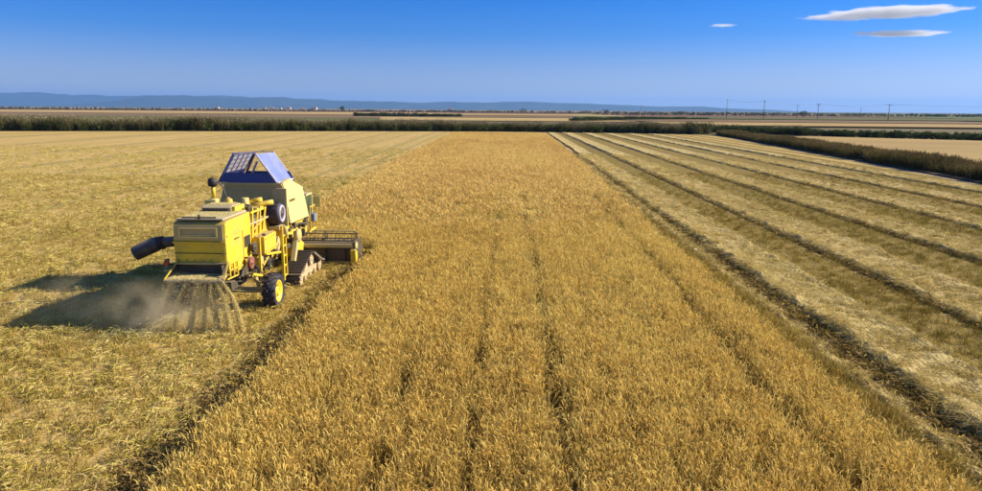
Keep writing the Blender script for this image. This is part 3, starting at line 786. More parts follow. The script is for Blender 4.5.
belt('reed_bed', [(-150, 141, 1.1), (-97, 154.5, 1.1), (-70, 161.5, 1.05), (-36, 171, 1.0), (-2, 176, 0.8), (30, 171, 0.85), (46, 166, 0.9)], 9, SRC_reed, 0.75, 1.25, 0.9,
     'dark reed bed along the far edge of the field', 'reeds')
belt('scrub_belt', [(-150, 141, 0.9), (-97, 154, 0.9), (-36, 170, 0.8), (-2, 175, 0.75), (30, 170, 0.9), (47, 166, 1.1)], 6, SRC_bush, 0.7, 1.5, 0.4,
     'dark green bushes mixed into the reeds at the far edge', 'bushes')
SRC_bank = [clump_mesh('bank_grass', reed_build(120, 0.8, 1.55, 0.035), [M['reedg'], M['bankb'], M['bankb']], 340 + i) for i in range(4)]
SRC_bushs = [clump_mesh('bush_small', bush_build(500, 0.8, 1.3, 0.07), [M['leafd'], M['leafm'], M['reedb']], 360 + i) for i in range(4)]
belt('bank_grass', [(53.2, 168, 0.9), (51.2, 158, 0.95), (50.3, 150, 0.95), (45.5, 100, 1.0), (42.3, 65, 1.0), (41.1, 53, 1.0), (37.8, 18, 1.0)][::-1], 3.6, SRC_bank, 0.55, 1.05, 3.4,
     'tall dry grass covering the ditch bank along the right edge of the field', 'grass')
belt('hedge', [(53.2, 168, 0.9), (51.2, 158, 0.95), (50.1, 150, 0.95), (45.2, 100, 1.0), (41.8, 65, 1.0), (40.4, 53, 1.0), (37.1, 18, 1.0)][::-1], 2.4, SRC_bushs, 0.5, 1.05, 1.3,
     'dark hedge on the ditch bank running diagonally along the right edge', 'hedge')
belt('hedge', [(150, 112, 0.8), (105, 130, 0.85), (86, 146, 0.85), (70, 158, 0.9), (60, 176, 1.0), (42, 184, 1.0)][::-1], 5, SRC_bush, 0.6, 1.15, 0.9,
     'second darker hedge behind the small tan field at right', 'hedge')
belt('reed_bed', [(20, 205, 0.8), (60, 185, 0.8), (68, 172, 0.8)], 14, SRC_reed, 0.5, 0.9, 0.6, 'greyish reeds behind the corner where the two hedges meet', 'reeds')
belt('reed_bed', [(-330, 120, 0.7), (-110, 190, 0.7), (-30, 200, 0.6), (30, 205, 0.5)], 22, SRC_reed, 0.5, 1.0, 0.12, 'thin brown reeds standing behind the main reed bed', 'reeds')
belt('hedge', [(-110, 500, 1.5), (-34, 500, 1.3)], 6, SRC_bush, 0.7, 1.1, 0.6, 'low dark hedge line between the pale fields in the middle distance', 'hedge')
belt('hedge', [(34, 340, 1.2), (78, 400, 1.2), (120, 430, 1.0)], 6, SRC_bush, 0.6, 1.1, 0.6, 'low hedge line behind the reeds right of the middle', 'hedge')
belt('hedge', [(-900, 1200, 3.0), (-300, 1240, 2.6), (300, 1230, 2.6), (900, 1100, 2.6)], 20, SRC_bush, 0.3, 1.1, 0.05, 'thin dark tree line along the horizon', 'trees')
belt('hedge', [(600, 900, 2.4), (260, 860, 2.0), (100, 840, 2.0)][::-1], 14, SRC_bush, 0.3, 1.0, 0.06, 'thin broken tree line beyond the power poles', 'trees')
belt('hedge', [(200, 300, 1.3), (330, 270, 1.3)], 6, SRC_bush, 0.5, 1.1, 0.6, 'dark hedge behind the pale field at far right', 'hedge')

# single trees out on the plain
def tree(x, y, h, w, label, seed):
    rg = np.random.default_rng(seed)
    t = empty('round_tree', (x, y, 0)); tag(t, label, 'tree', 'single trees out on the plain')
    b = MB(); b.tube([(0, 0, -0.1), (0.05 * h, 0, h * 0.3), (0.02 * h, 0.02 * h, h * 0.55)], [0.05 * h, 0.04 * h, 0.02 * h], 8)
    for k in range(5):
        a = k * 1.26 + rg.random(); b.tube([(0.03 * h, 0, h * 0.3), (cos(a) * w * 0.35, sin(a) * w * 0.35, h * (0.55 + 0.1 * rg.random()))], [0.025 * h, 0.01 * h], 6)
    b.build('trunk', M['bark'], t)
    V, Fc, MI = [], [], []
    cents = [(rg.normal(0, w * 0.24), rg.normal(0, w * 0.24), h * rg.uniform(0.42, 0.86), w * rg.uniform(0.16, 0.27)) for _ in range(12)]
    for i in range(900):
        c = cents[rg.integers(12)]; d = rg.normal(0, 1, 3); d /= np.linalg.norm(d); q = c[3] * rg.uniform(0.55, 1.05)
        ribbon(V, Fc, MI, (c[0] + d[0] * q, c[1] + d[1] * q, c[2] + d[2] * q * 0.8), rg.normal(0, 1, 3), 0.05 * h, 0.04 * h, (0, 0, 0), 1, int(rg.random() < 0.35), rg, 0.5, side=rg.normal(0, 1, 3))
    me = bpy.data.meshes.new('crown'); me.from_pydata(V, [], Fc); me.materials.append(M['leafd']); me.materials.append(M['leafm'])
    me.polygons.foreach_set('material_index', MI)
    c = bpy.data.objects.new('crown', me); COL.objects.link(c); c.parent = t
def ground_at(px, D): return (px - 508) / 700 * D
tree(ground_at(794, 640), 640, 6.5, 7, 'round dark tree standing between two power poles', 31)
tree(ground_at(677, 760), 760, 5.0, 9, 'low wide tree on the horizon left of the leftmost tall pole', 32)
tree(ground_at(703, 800), 800, 4.5, 6, 'small dark tree on the horizon near the tallest pole', 33)
tree(ground_at(343, 1000), 1000, 9.0, 8, 'small tree poking above the horizon left of the middle', 34)
tree(ground_at(521, 1100), 1100, 7.0, 11, 'green tree clump on the horizon in the middle', 35)
tree(ground_at(603, 1000), 1000, 7.0, 9, 'dark tree on the horizon right of the middle tree clump', 36)

# power poles
def pole(x, y, h, label, arm=1.6, arms=1, thick=0.16):
    t = empty('power_pole', (x, y, 0)); tag(t, label, 'power pole', 'power poles crossing the plain')
    b = MB(); b.tube([(0, 0, -0.2), (0, 0, h)], [thick, thick * 0.6], 8); b.build('post', M['concrete'], t)
    for a in range(arms):
        z = h - 0.35 - a * 0.9
        b = MB(); b.b2(-arm / 2, arm / 2, -0.09, -0.01 + thick * 0.2, z - 0.08, z + 0.08); b.bar((-arm * 0.35, -0.02, z - 0.06), (0, -0.02, z - 0.6), 0.05); b.bar((arm * 0.35, -0.02, z - 0.06), (0, -0.02, z - 0.6), 0.05)
        c = b.build('crossarm', M['wood'], t)
        for s in (-0.45, 0.0, 0.45):
            b = MB(); b.tube([(s * arm, -0.05, z + 0.08), (s * arm, -0.05, z + 0.16), (s * arm, -0.05, z + 0.30)], [0.03, 0.08, 0.05], 6); b.build('insulator', M['wall'], c)
poles = [(720, 500, 13.5, 0.8, 1), (756, 452, 12.0, 2.0, 1), (788, 545, 10.5, 2.6, 1), (808, 500, 11.0, 3.2, 2), (849, 620, 9.0, 1.4, 1), (876, 440, 10.2, 3.6, 1), (637, 900, 13.0, 1.2, 1), (128, 800, 14.5, 1.2, 1)]
plab = ['tallest thin pole, first on the right half of the horizon', 'tall pole with short crossarm just right of the thinnest pole', 'short pole left of the round dark tree',
        'double armed pole just right of the round dark tree', 'small thin pole left of the wide armed pole', 'pole with the widest crossarm, rightmost on the horizon',
        'faint thin pole on the horizon right of the middle', 'thin faint mast on the horizon far left']
for (px, D, h, arm, na), lb in zip(poles, plab): pole(ground_at(px, D), D, h, lb, arm, na, 0.24 if px in (756, 808, 876) else 0.2)
def wire(a, b, sag, lb):
    bm_ = MB()
    for off in (-1.2, 1.2):
        pts = []
        for i in range(13):
            t = i / 12; pts.append((a[0] + (b[0] - a[0]) * t + off * 0.3, a[1] + (b[1] - a[1]) * t + off, a[2] + (b[2] - a[2]) * t - sag * 4 * t * (1 - t)))
        bm_.tube(pts, 0.022, 5)
    tag(bm_.build('power_line', M['wire']), lb, 'power line', 'wires strung between the power poles')
def ptop(i): px, D, h, _, _ = poles[i]; return (ground_at(px, D), D, h - 0.1)
wire(ptop(0), ptop(1), 1.2, 'sagging wires between the two leftmost tall poles')
wire(ptop(1), ptop(3), 1.2, 'sagging wires from the tall short armed pole to the double armed pole')
wire(ptop(3), ptop(5), 1.4, 'sagging wires from the double armed pole to the widest armed pole')
wire(ptop(5), (430, 380, 10), 1.6, 'wires running from the widest armed pole out of view to the right')

# tiny white houses of a far village
def house(x, y, w, h, lb, rot):
    t = empty('farmhouse', (x, y, 0)); t.rotation_euler.z = rot; tag(t, lb, 'house', 'white houses of the far village')
    d = w * 0.6
    wl = MB().b2(-w / 2, w / 2, -d / 2, d / 2, 0, h).build('wall', M['wall'], t)
    MB().prism_yz([(-d / 2 - 0.4, h - 0.02), (0, h + 0.32 * d), (d / 2 + 0.4, h - 0.02)], -w / 2 - 0.4, w / 2 + 0.4).build('roof', M['roof'], t)
    for s in (-0.25, 0.25):
        MB().b2(s * w - 0.6, s * w + 0.6, -d / 2 - 0.03, -d / 2 + 0.03, h * 0.4, h * 0.8).build('window', M['pane'], t)
    MB().b2(-0.6, 0.6, -d / 2 - 0.04, -d / 2 + 0.03, 0.02, 2.2).build('door', M['wood'], t)
for i, (px, D, w, h, lb) in enumerate([(219, 2500, 12, 7, 'small white house alone on the horizon at far left'), (266, 2400, 10, 6, 'leftmost white house of the far village group'),
        (273, 2500, 14, 7, 'wider white house second from left in the far village'), (282, 2450, 9, 6, 'narrow white house in the middle of the far village'),
        (290, 2600, 16, 8, 'tall white house right of the middle of the far village'), (303, 2500, 10, 6, 'small white house near the right end of the far village'),
        (316, 2550, 18, 7, 'long white house ending the far village on the right'), (450, 2300, 16, 6, 'pale house on the horizon just left of the middle')]):
    house(ground_at(px, D), D, w, h, lb, 0.2 * (i % 3 - 1))

# ================================================================== COMBINE HARVESTER
O = Vector((-7.5, 20.0, 0.05))
root = empty('combine_harvester', O)
tag(root, 'old yellow combine harvester on tracks with opened blue grain tank covers', 'combine harvester')
SHIFT = {}
def _sh(names, dx, dy, dz):
    for n_ in names.split(): SHIFT[n_] = (dx, dy, dz)
_sh('straw_hood rear_panel hood_seam lower_lip side_crease side_seam hood_top_plate straw_outlet panel_hinge panel_handle vent_slot rear_seam panel_bolt hood_latch', 0, 0, -0.03)
_sh('panel_frame', -0.25, 0, -0.03)
_sh('straw_spreader_board guide_fin support_strut', -0.23, 0, -0.10)
_sh('lamp_arm tail_lamp side_bracket side_frame', -0.27, 0, -0.08)
_sh('radiator_box radiator_grille box_end_panel', 0.06, 0, -0.18)
_sh('intake_base intake_stack precleaner_bowl breather_hose', -0.36, 0, -0.08)
_sh('oil_filler', -0.22, 0, -0.10); _sh('air_filter_can', -0.28, 0, -0.17); _sh('intake_duct belt_guard', -0.33, 0, -0.16); _sh('engine_piping engine_block', -0.22, 0, -0.12)
_sh('rotary_screen hub_ring hub_cap screen_rib screen_bracket', -0.10, 0, -0.06)
_sh('fuel_tank filler_cap tank_strap', -0.15, 0, -0.06); _sh('access_ladder ladder_rung', -0.22, 0, -0.06); _sh('grain_elevator elevator_cover', -0.12, 0, -0.06)
_sh('grain_tank tank_side_panel panel_crease faded_lettering tank_rim corner_post work_lamp tank_rib', -0.12, 0, -0.03)
_sh('rear_cover_board front_cover_board right_cover left_cover cover_edge pale_panel_strip panel_battens ridge_rod cover_stay', -0.05, 0, -0.03)
_sh('unloading_auger rubber_spout spout_sleeve', -0.22, 0, -0.13)
_sh('rear_wheel rim wheel_bolt', 0, 0, 0); _sh('track_unit track_roller final_drive', 0, 0, 0); _sh('mud_scraper', -0.13, -0.2, -0.10)
_sh('header header_beam back_rib feed_auger end_plate drive_guard drive_pulley crop_divider cutter_bar reel reel_bat reel_spider reel_arm cut_straw_mat', -0.12, -0.22, -0.03)
_sh('rear_axle', 0, 0, 0); _sh('feeder_house', -0.12, -0.1, -0.03)
def bld(b, name, mat, parent=None):
    d = SHIFT.get(name, (-0.14, 0, -0.05))
    bmesh.ops.translate(b.bm, vec=Vector(d), verts=b.bm.verts)
    return b.build(name, M[mat] if isinstance(mat, str) else mat, parent if parent is not None else root, off=O)
HX0, HX1 = -8.36, -7.03
# --- straw hood
b = MB(); b.prism_yz([(17.02, 1.56), (17.0, 2.22), (17.05, 2.56), (17.16, 2.63), (18.74, 2.66), (18.76, 2.25), (18.76, 1.22), (17.55, 1.22), (17.25, 1.40)], HX0, HX1, 0.055)
hood = bld(b, 'straw_hood', 'yellow')
b = MB(); b.b2(HX0 + 0.05, HX1 - 0.05, 16.965, 16.992, 2.17, 2.55, 0.012); rp = bld(b, 'rear_panel', 'khaki', hood)
b = MB()
b.b2(-7.93, -6.96, 16.93, 16.963, 2.46, 2.50, 0.006); b.b2(-7.93, -6.96, 16.93, 16.963, 2.24, 2.28, 0.006)
b.b2(-7.93, -7.89, 16.93, 16.963, 2.284, 2.456, 0.006); b.b2(-7.00, -6.96, 16.93, 16.963, 2.284, 2.456, 0.006)
b.b2(-7.86, -7.10, 16.945, 16.963, 2.29, 2.315, 0.004); bld(b, 'panel_frame', 'cream', hood)
b = MB(); b.b2(HX0 - 0.012, HX1 + 0.012, 16.955, 17.0, 2.10, 2.135, 0.008); bld(b, 'hood_seam', 'yellow', hood)
b = MB(); b.b2(HX0 - 0.01, HX1 + 0.01, 16.96, 17.0, 1.56, 1.60, 0.008); bld(b, 'lower_lip', 'khaki', hood)
b = MB(); b.b2(HX1 - 0.005, HX1 + 0.02, 17.06, 18.72, 2.24, 2.275, 0.008); bld(b, 'side_crease', 'yellow', hood)
b = MB(); b.b2(HX1 - 0.005, HX1 + 0.016, 18.10, 18.125, 1.26, 2.24, 0.004); bld(b, 'side_seam', 'amber', hood)
b = MB(); b.b2(HX0 + 0.08, HX1 - 0.08, 17.1, 18.7, 2.655, 2.70, 0.015); bld(b, 'hood_top_plate', 'deck', hood)
b = MB(); b.b2(HX0 + 0.18, HX1 - 0.28, 17.16, 17.21, 2.70, 2.735, 0.01); b.tube([(-7.70, 17.1, 2.70), (-7.70, 17.1, 2.80)], 0.035, 8); bld(b, 'hood_latch', 'dark', hood)
# outlet under the hood
b = MB(); b.b2(HX0 + 0.03, HX1 - 0.03, 17.06, 17.10, 1.33, 1.56); b.b2(HX0 + 0.02, HX0 + 0.05, 16.72, 17.06, 1.36, 1.57); b.b2(HX1 - 0.05, HX1 - 0.02, 16.72, 17.06, 1.36, 1.57); bld(b, 'straw_outlet', 'dark')
b = MB(); b.quad_slab([(-8.12, 16.38, 1.355), (-6.68, 16.38, 1.355), (-6.80, 17.05, 1.365), (-8.02, 17.05, 1.365)], 0.03)
b.bar((-8.13, 16.37, 1.33), (-6.67, 16.37, 1.33), 0.05); tray = bld(b, 'straw_spreader_board', M['chafftray'])
for k in range(8):
    x = -8.02 + k * 0.176
    b = MB(); b.quad_slab([(x, 16.42, 1.375), (x + 0.02, 16.42, 1.375), (x + 0.03, 17.0, 1.385), (x + 0.01, 17.0, 1.385)], 0.012); bld(b, 'guide_fin', M['chafftray'], tray)
for s, nm in ((-8.14, 1), (-6.66, 1)):
    b = MB(); b.bar((s, 16.42, 1.36), (s + (0.10 if s < -7.4 else -0.10), 16.98, 1.72), 0.03); b.bar((s, 16.60, 1.34), (s, 17.3, 1.30), 0.03); bld(b, 'support_strut', 'yellow')
# tail lamp arm on the left
b = MB(); b.tube([(-8.08, 16.95, 1.62), (-8.35, 16.85, 1.61), (-8.55, 16.80, 1.60)], 0.022, 8); b.tube([(-8.22, 16.88, 1.62), (-8.24, 16.84, 1.74), (-8.14, 16.82, 1.76)], 0.03, 8); arm = bld(b, 'lamp_arm', 'dark')
b = MB(); b.box((-8.22, 16.83, 1.66), (0.12, 0.06, 0.1), 0.015); bld(b, 'tail_lamp', 'lamp', arm)
b = MB(); b.bar((-8.1, 16.9, 1.5), (-8.35, 16.95, 1.42), 0.03); b.bar((-8.35, 16.95, 1.42), (-8.33, 17.2, 1.65), 0.025); bld(b, 'side_bracket', 'khaki')
# right rear bracket cluster
b = MB()
for yy in (17.05, 17.3, 17.55): b.bar((-6.72, yy, 1.22), (-6.72, yy, 1.62), 0.035)
b.bar((-6.72, 17.0, 1.62), (-6.72, 17.9, 1.60), 0.04); b.bar((-6.72, 17.0, 1.45), (-6.72, 17.9, 1.40), 0.035); b.tube([(-6.74, 17.0, 1.3), (-6.66, 16.9, 1.42), (-6.70, 16.95, 1.62)], 0.02, 7)
bld(b, 'side_frame', 'yellow')
# main body behind the hood, forward to the tank
b = MB(); b.b2(-8.12, -6.98, 18.775, 21.0, 1.20, 2.28, 0.03); bld(b, 'thresher_body', 'amber')
b = MB(); b.b2(-8.0, -7.0, 18.0, 22.6, 0.95, 1.19, 0.02); b.b2(-7.9, -7.1, 17.7, 21.0, 0.70, 0.94, 0.02); bld(b, 'chassis', 'dark')
b = MB(); b.b2(-8.2, -6.9, 18.78, 20.9, 2.282, 2.33, 0.01); bld(b, 'engine_deck', 'deck')
# engine and deck clutter
b = MB(); b.prism_yz([(18.35, 2.70), (18.35, 2.95), (18.45, 3.0), (19.05, 3.0), (19.15, 2.72)], -8.25, -7.45, 0.02); eng = bld(b, 'radiator_box', 'khaki')
b = MB(); b.b2(-8.20, -7.52, 18.325, 18.348, 2.72, 2.94); bld(b, 'radiator_grille', 'dark', eng)
b = MB(); b.b2(-7.449, -7.36, 18.4, 19.1, 2.70, 2.98, 0.02); bld(b, 'box_end_panel', 'yellow', eng)
b = MB(); b.b2(-8.05, -7.05, 19.2, 20.5, 2.33, 2.72, 0.05); bld(b, 'engine_block', 'dark')
b = MB(); b.tube([(-7.98, 19.55, 2.7), (-7.98, 19.55, 2.95)], [0.13, 0.12], 12); b.box((-8.02, 19.5, 2.86), (0.32, 0.26, 0.14), 0.03); ap = bld(b, 'intake_base', 'cream')
b = MB(); b.tube([(-7.98, 19.55, 2.95), (-7.99, 19.55, 3.32)], 0.055, 12); bld(b, 'intake_stack', 'yellow', ap)
b = MB(); b.tube([(-7.99, 19.55, 3.28), (-7.99, 19.55, 3.31), (-7.99, 19.55, 3.42), (-7.99, 19.55, 3.50), (-7.99, 19.55, 3.54)], [0.07, 0.125, 0.135, 0.11, 0.04], 14); bld(b, 'precleaner_bowl', 'black', ap)
b = MB(); b.tube([(-7.88, 19.6, 3.42), (-7.75, 19.65, 3.30), (-7.70, 19.7, 3.0), (-7.70, 19.7, 2.7)], 0.022, 8); bld(b, 'breather_hose', 'auger')
b = MB(); b.tube([(-7.60, 19.3, 2.65), (-7.60, 19.3, 2.98), (-7.58, 19.3, 3.02)], [0.11, 0.10, 0.05], 12); b.box((-7.60, 19.35, 2.83), (0.26, 0.22, 0.12), 0.02); bld(b, 'oil_filler', 'yellow')
b = MB(); b.tube([(-7.30, 19.9, 2.66), (-7.30, 19.9, 3.02)], 0.10, 12); b.box((-7.3, 19.9, 2.8), (0.3, 0.22, 0.12), 0.03); bld(b, 'air_filter_can', 'cream')
b = MB(); b.tube([(-7.25, 20.1, 2.86), (-7.0, 20.12, 2.90), (-6.85, 20.15, 2.92)], 0.085, 12); b.tube([(-7.1, 19.9, 2.80), (-6.85, 20.0, 2.80), (-6.7, 20.1, 2.84), (-6.55, 20.2, 2.86)], 0.075, 10); bld(b, 'intake_duct', 'yellow')
b = MB(); b.box((-6.92, 19.7, 2.74), (0.34, 0.5, 0.07), 0.02); bld(b, 'belt_guard', 'yellow')
b = MB()
for k in range(10):
    rx, ry = random.uniform(-7.5, -6.95), random.uniform(18.9, 20.3)
    b.box((rx, ry, 2.72 + 0.06 * random.random()), (0.12, 0.14, 0.12 + 0.1 * random.random()), 0.02)
for k in range(5):
    x = -7.45 + 0.11 * k; b.tube([(x, 18.85, 2.6), (x + 0.05, 19.3, 2.78), (x + 0.1, 19.9, 2.6)], 0.02, 6)
bld(b, 'engine_piping', 'dark')
b = MB()
for k, (yy, z0, z1) in enumerate(((18.95, 1.9, 2.75), (19.25, 2.0, 2.6), (19.55, 1.95, 2.7), (19.85, 2.0, 2.62))):
    b.bar((-6.95, yy, z0), (-6.93 + 0.04 * (k % 2), yy + 0.08, z1), 0.05)
b.bar((-6.93, 18.85, 2.62), (-6.93, 20.1, 2.60), 0.05); b.bar((-6.93, 18.9, 2.1), (-6.9, 19.9, 2.35), 0.04)
bld(b, 'engine_frame', 'yellow')
# rotary intake screen
cx = (-6.66, 20.56, 2.36)
b = MB(); b.lathe_x([(-0.44, 0.27), (-0.42, 0.325), (-0.06, 0.325), (-0.02, 0.31), (0.0, 0.27)], cx, 28); scr = bld(b, 'rotary_screen', 'screen')
b = MB(); b.lathe_x([(0.0, 0.175), (0.03, 0.18), (0.045, 0.235), (0.03, 0.265), (0.0, 0.268)], cx, 28, close=False); bld(b, 'hub_ring', 'hubring', scr)
b = MB(); b.lathe_x([(0.0, 0.17), (0.012, 0.16), (0.03, 0.06), (0.06, 0.05), (0.065, 0.0)], cx, 18, close=False); bld(b, 'hub_cap', 'dark', scr)
for k in range(14):
    a = 2 * pi * k / 14
    b = MB(); b.box((cx[0] - 0.24, cx[1] + 0.33 * cos(a), cx[2] + 0.33 * sin(a)), (0.36, 0.018, 0.018)); bld(b, 'screen_rib', 'black', scr)
b = MB(); b.box((-6.86, 20.56, 1.95), (0.36, 0.4, 0.12), 0.02); b.tube([(-6.62, 20.5, 2.0), (-6.52, 20.45, 1.9), (-6.5, 20.4, 1.7)], 0.06, 10); bld(b, 'screen_bracket', 'khaki')
# yellow side box
b = MB(); b.b2(-6.97, -6.62, 19.0, 20.02, 1.44, 1.93, 0.025); sb = bld(b, 'fuel_tank', 'yellow')
b = MB(); b.tube([(-6.7, 19.2, 1.93), (-6.7, 19.2, 1.99)], 0.05, 10); bld(b, 'filler_cap', 'black', sb)
b = MB(); b.b2(-6.619, -6.60, 19.05, 19.97, 1.50, 1.53); b.b2(-6.619, -6.60, 19.05, 19.97, 1.84, 1.87); bld(b, 'tank_strap', 'amber', sb)
# pulleys and belts on the right flank
def pulley(y, z, r, mat, x=-6.80, t=0.08):
    b = MB(); b.lathe_x([(0, r * 0.2), (0.0, r * 0.82), (-0.01, r), (0.02, r), (t / 2, r * 0.85), (t - 0.02, r), (t, r), (t - 0.01, r * 0.8), (t - 0.02, r * 0.25), (t + 0.03, r * 0.2), (t + 0.03, 0.0)], (x, y, z), 22, close=False)
    return bld(b, 'pulley', mat)
pulley(18.15, 1.38, 0.17, 'red', -6.76); pulley(18.55, 1.72, 0.14, 'dark'); pulley(18.95, 1.25, 0.17, 'khaki'); pulley(19.6, 1.15, 0.22, 'dark'); pulley(20.35, 1.45, 0.26, 'khaki', -6.8); pulley(20.9, 1.2, 0.18, 'dark')
b = MB(); b.bar((-6.70, 18.15, 1.16), (-6.70, 19.6, 0.94), 0.05, 0.025); b.bar((-6.70, 18.15, 1.63), (-6.70, 19.6, 1.36), 0.05, 0.025); b.bar((-6.74, 19.6, 0.94), (-6.74, 20.35, 1.2), 0.05, 0.02); bld(b, 'drive_belt', 'black')
b = MB()
b.bar((-6.86, 18.8, 1.22), (-6.86, 20.9, 1.10), 0.09); b.bar((-6.70, 18.78, 1.0), (-6.70, 18.78, 1.95), 0.07); b.bar((-6.72, 18.8, 1.0), (-6.72, 19.6, 1.32), 0.05); b.bar((-6.68, 19.2, 1.40), (-6.55, 20.1, 1.28), 0.06)
b.bar((-6.72, 18.2, 1.05), (-6.72, 18.9, 0.85), 0.06)
bld(b, 'flank_rail', 'yellow')
for k in range(16):
    b = MB(); b.box((-6.9 + random.uniform(-0.05, 0.12), random.uniform(18.3, 20.8), random.uniform(0.85, 1.42)), (0.1 + 0.1 * random.random(), 0.08 + 0.18 * random.random(), 0.06 + 0.12 * random.random()), 0.01); bld(b, 'gear_case', 'khaki')
b = MB()
for k in range(6):
    y0 = 18.4 + k * 0.4; b.tube([(-6.78, y0, 1.35), (-6.66, y0 + 0.15, 1.1), (-6.74, y0 + 0.4, 0.85)], 0.018, 6)
bld(b, 'hydraulic_hoses', 'black')
# ladder and elevator
b = MB(); b.bar((-6.42, 20.12, 0.42), (-6.42, 20.12, 2.06), 0.07); b.bar((-6.42, 20.42, 0.55), (-6.42, 20.42, 1.95), 0.05); lad = bld(b, 'access_ladder', 'yellow')
for k in range(5):
    b = MB(); b.bar((-6.42, 20.12, 0.55 + k * 0.3), (-6.42, 20.42, 0.55 + k * 0.3), 0.045); bld(b, 'ladder_rung', 'yellow', lad)
b = MB(); b.quad_slab([(-6.34, 20.45, 0.95), (-6.34, 20.6, 0.90), (-6.34, 21.10, 1.62), (-6.34, 20.92, 1.72)], 0.12); bld(b, 'grain_elevator', 'khaki')
b = MB(); b.lathe_x([(0, 0.05), (0, 0.21), (0.05, 0.22), (0.09, 0.19), (0.10, 0.0)], (-6.34, 21.0, 1.62), 20, close=False); bld(b, 'elevator_cover', 'khaki')
# --- grain tank
tx0, tx1 = -8.72, -6.52
b = MB()
b.prism_yz([(20.96, 1.97, 0.0), (20.96, 2.45, 0.02), (21.02, 3.18, 0.22), (21.8, 3.24, 0.24), (22.9, 2.90, 0.16), (22.9, 1.92, 0.0)], tx0, tx1 - 0.005, 0.02)
tank = bld(b, 'grain_tank', 'khaki')  # khaki carries the shaded back of the cream tank in its colour
def sx(z): return -6.52 - 0.22 * max(0, (z - 1.95)) / 1.25 + 0.012
b = MB(); pts = [(sx(1.97), 20.98, 1.97), (sx(1.92), 22.88, 1.92), (sx(2.9), 22.86, 2.89), (sx(3.22), 21.8, 3.22), (sx(3.17), 21.05, 3.17)]
b.quad_slab(pts, 0.03); sp_ = bld(b, 'tank_side_panel', 'cream', tank)
b = MB(); b.quad_slab([(sx(2.55) + 0.012, 21.02, 2.53), (sx(2.55) + 0.012, 22.85, 2.46), (sx(2.55) + 0.012, 22.85, 2.50), (sx(2.55) + 0.012, 21.02, 2.57)], 0.02); bld(b, 'panel_crease', 'cream', tank)
b = MB()
for k in range(7):     # the maker's lettering is a dark blur in the photograph: short unreadable strokes
    y0 = 21.25 + k * 0.085; b.quad_slab([(sx(2.62) + 0.02, y0, 2.56), (sx(2.62) + 0.02, y0 + 0.055, 2.56), (sx(2.62) + 0.02, y0 + 0.055, 2.66 - 0.03 * (k % 2)), (sx(2.62) + 0.02, y0, 2.66)], 0.006)
bld(b, 'faded_lettering', 'dark', tank)
b = MB(); b.bar((-8.55, 20.93, 3.17), (-6.72, 20.93, 3.17), 0.06); b.bar((-6.72, 20.95, 3.20), (-6.76, 21.8, 3.26), 0.05); bld(b, 'tank_rim', 'khaki', tank)
b = MB(); b.b2(-7.0, -6.56, 20.86, 20.93, 1.9, 3.05, 0.02); bld(b, 'corner_post', 'khaki', tank)
for q in ((-6.66, 22.93, 2.80), (-6.62, 22.95, 2.60)): bld(MB().box(q, (0.07, 0.12, 0.07), 0.015), 'work_lamp', 'dark', tank)
# covers: rear and front boards, two leaning lids
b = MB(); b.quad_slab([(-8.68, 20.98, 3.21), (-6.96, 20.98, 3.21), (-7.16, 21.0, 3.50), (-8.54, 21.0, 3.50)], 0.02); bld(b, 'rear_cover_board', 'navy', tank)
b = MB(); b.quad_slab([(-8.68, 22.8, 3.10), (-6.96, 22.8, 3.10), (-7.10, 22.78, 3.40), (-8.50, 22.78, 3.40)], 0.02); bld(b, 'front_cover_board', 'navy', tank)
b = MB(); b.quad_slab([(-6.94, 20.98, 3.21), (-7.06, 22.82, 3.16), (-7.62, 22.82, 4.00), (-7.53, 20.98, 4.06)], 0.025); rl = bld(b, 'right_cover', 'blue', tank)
b = MB(); b.bar((-6.90, 20.96, 3.20), (-7.02, 22.84, 3.15), 0.045); b.bar((-6.93, 20.95, 3.21), (-7.54, 20.95, 4.08), 0.035); b.bar((-7.04, 22.84, 3.16), (-7.63, 22.84, 4.02), 0.035); bld(b, 'cover_edge', 'pale', rl)
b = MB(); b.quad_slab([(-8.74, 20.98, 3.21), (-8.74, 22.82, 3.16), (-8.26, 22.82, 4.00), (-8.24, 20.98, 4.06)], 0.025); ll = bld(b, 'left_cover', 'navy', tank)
for k in range(4):
    y0 = 21.12 + k * 0.42; lo, hi = 0.36, 0.97
    def lp(t, y, o=0.022): return (-8.74 + 0.49 * t + o, y, 3.19 + 0.85 * t)
    b = MB(); b.quad_slab([lp(lo, y0), lp(lo, y0 + 0.30), lp(hi, y0 + 0.30), lp(hi, y0)], 0.018); bld(b, 'pale_panel_strip', 'strip', ll)
b = MB()
for k in range(5):
    t = 0.36 + k * 0.15; b.bar(lp(t, 21.08, 0.040), lp(t, 22.7, 0.040), 0.014)
bld(b, 'panel_battens', 'purple', ll)
b = MB(); b.bar((-8.24, 20.96, 4.08), (-8.24, 22.84, 4.02), 0.035); b.bar((-8.22, 22.80, 4.0), (-8.60, 22.80, 3.2), 0.07); bld(b, 'cover_edge', 'purple', ll)
b = MB(); b.bar((-8.24, 20.97, 4.08), (-7.54, 20.97, 4.08), 0.025); b.bar((-8.24, 22.84, 4.03), (-7.62, 22.84, 4.03), 0.025); bld(b, 'ridge_rod', 'pale', tank)
b = MB(); b.bar((-8.2, 22.3, 3.3), (-8.05, 22.5, 3.75), 0.05); bld(b, 'cover_stay', 'pale', tank)
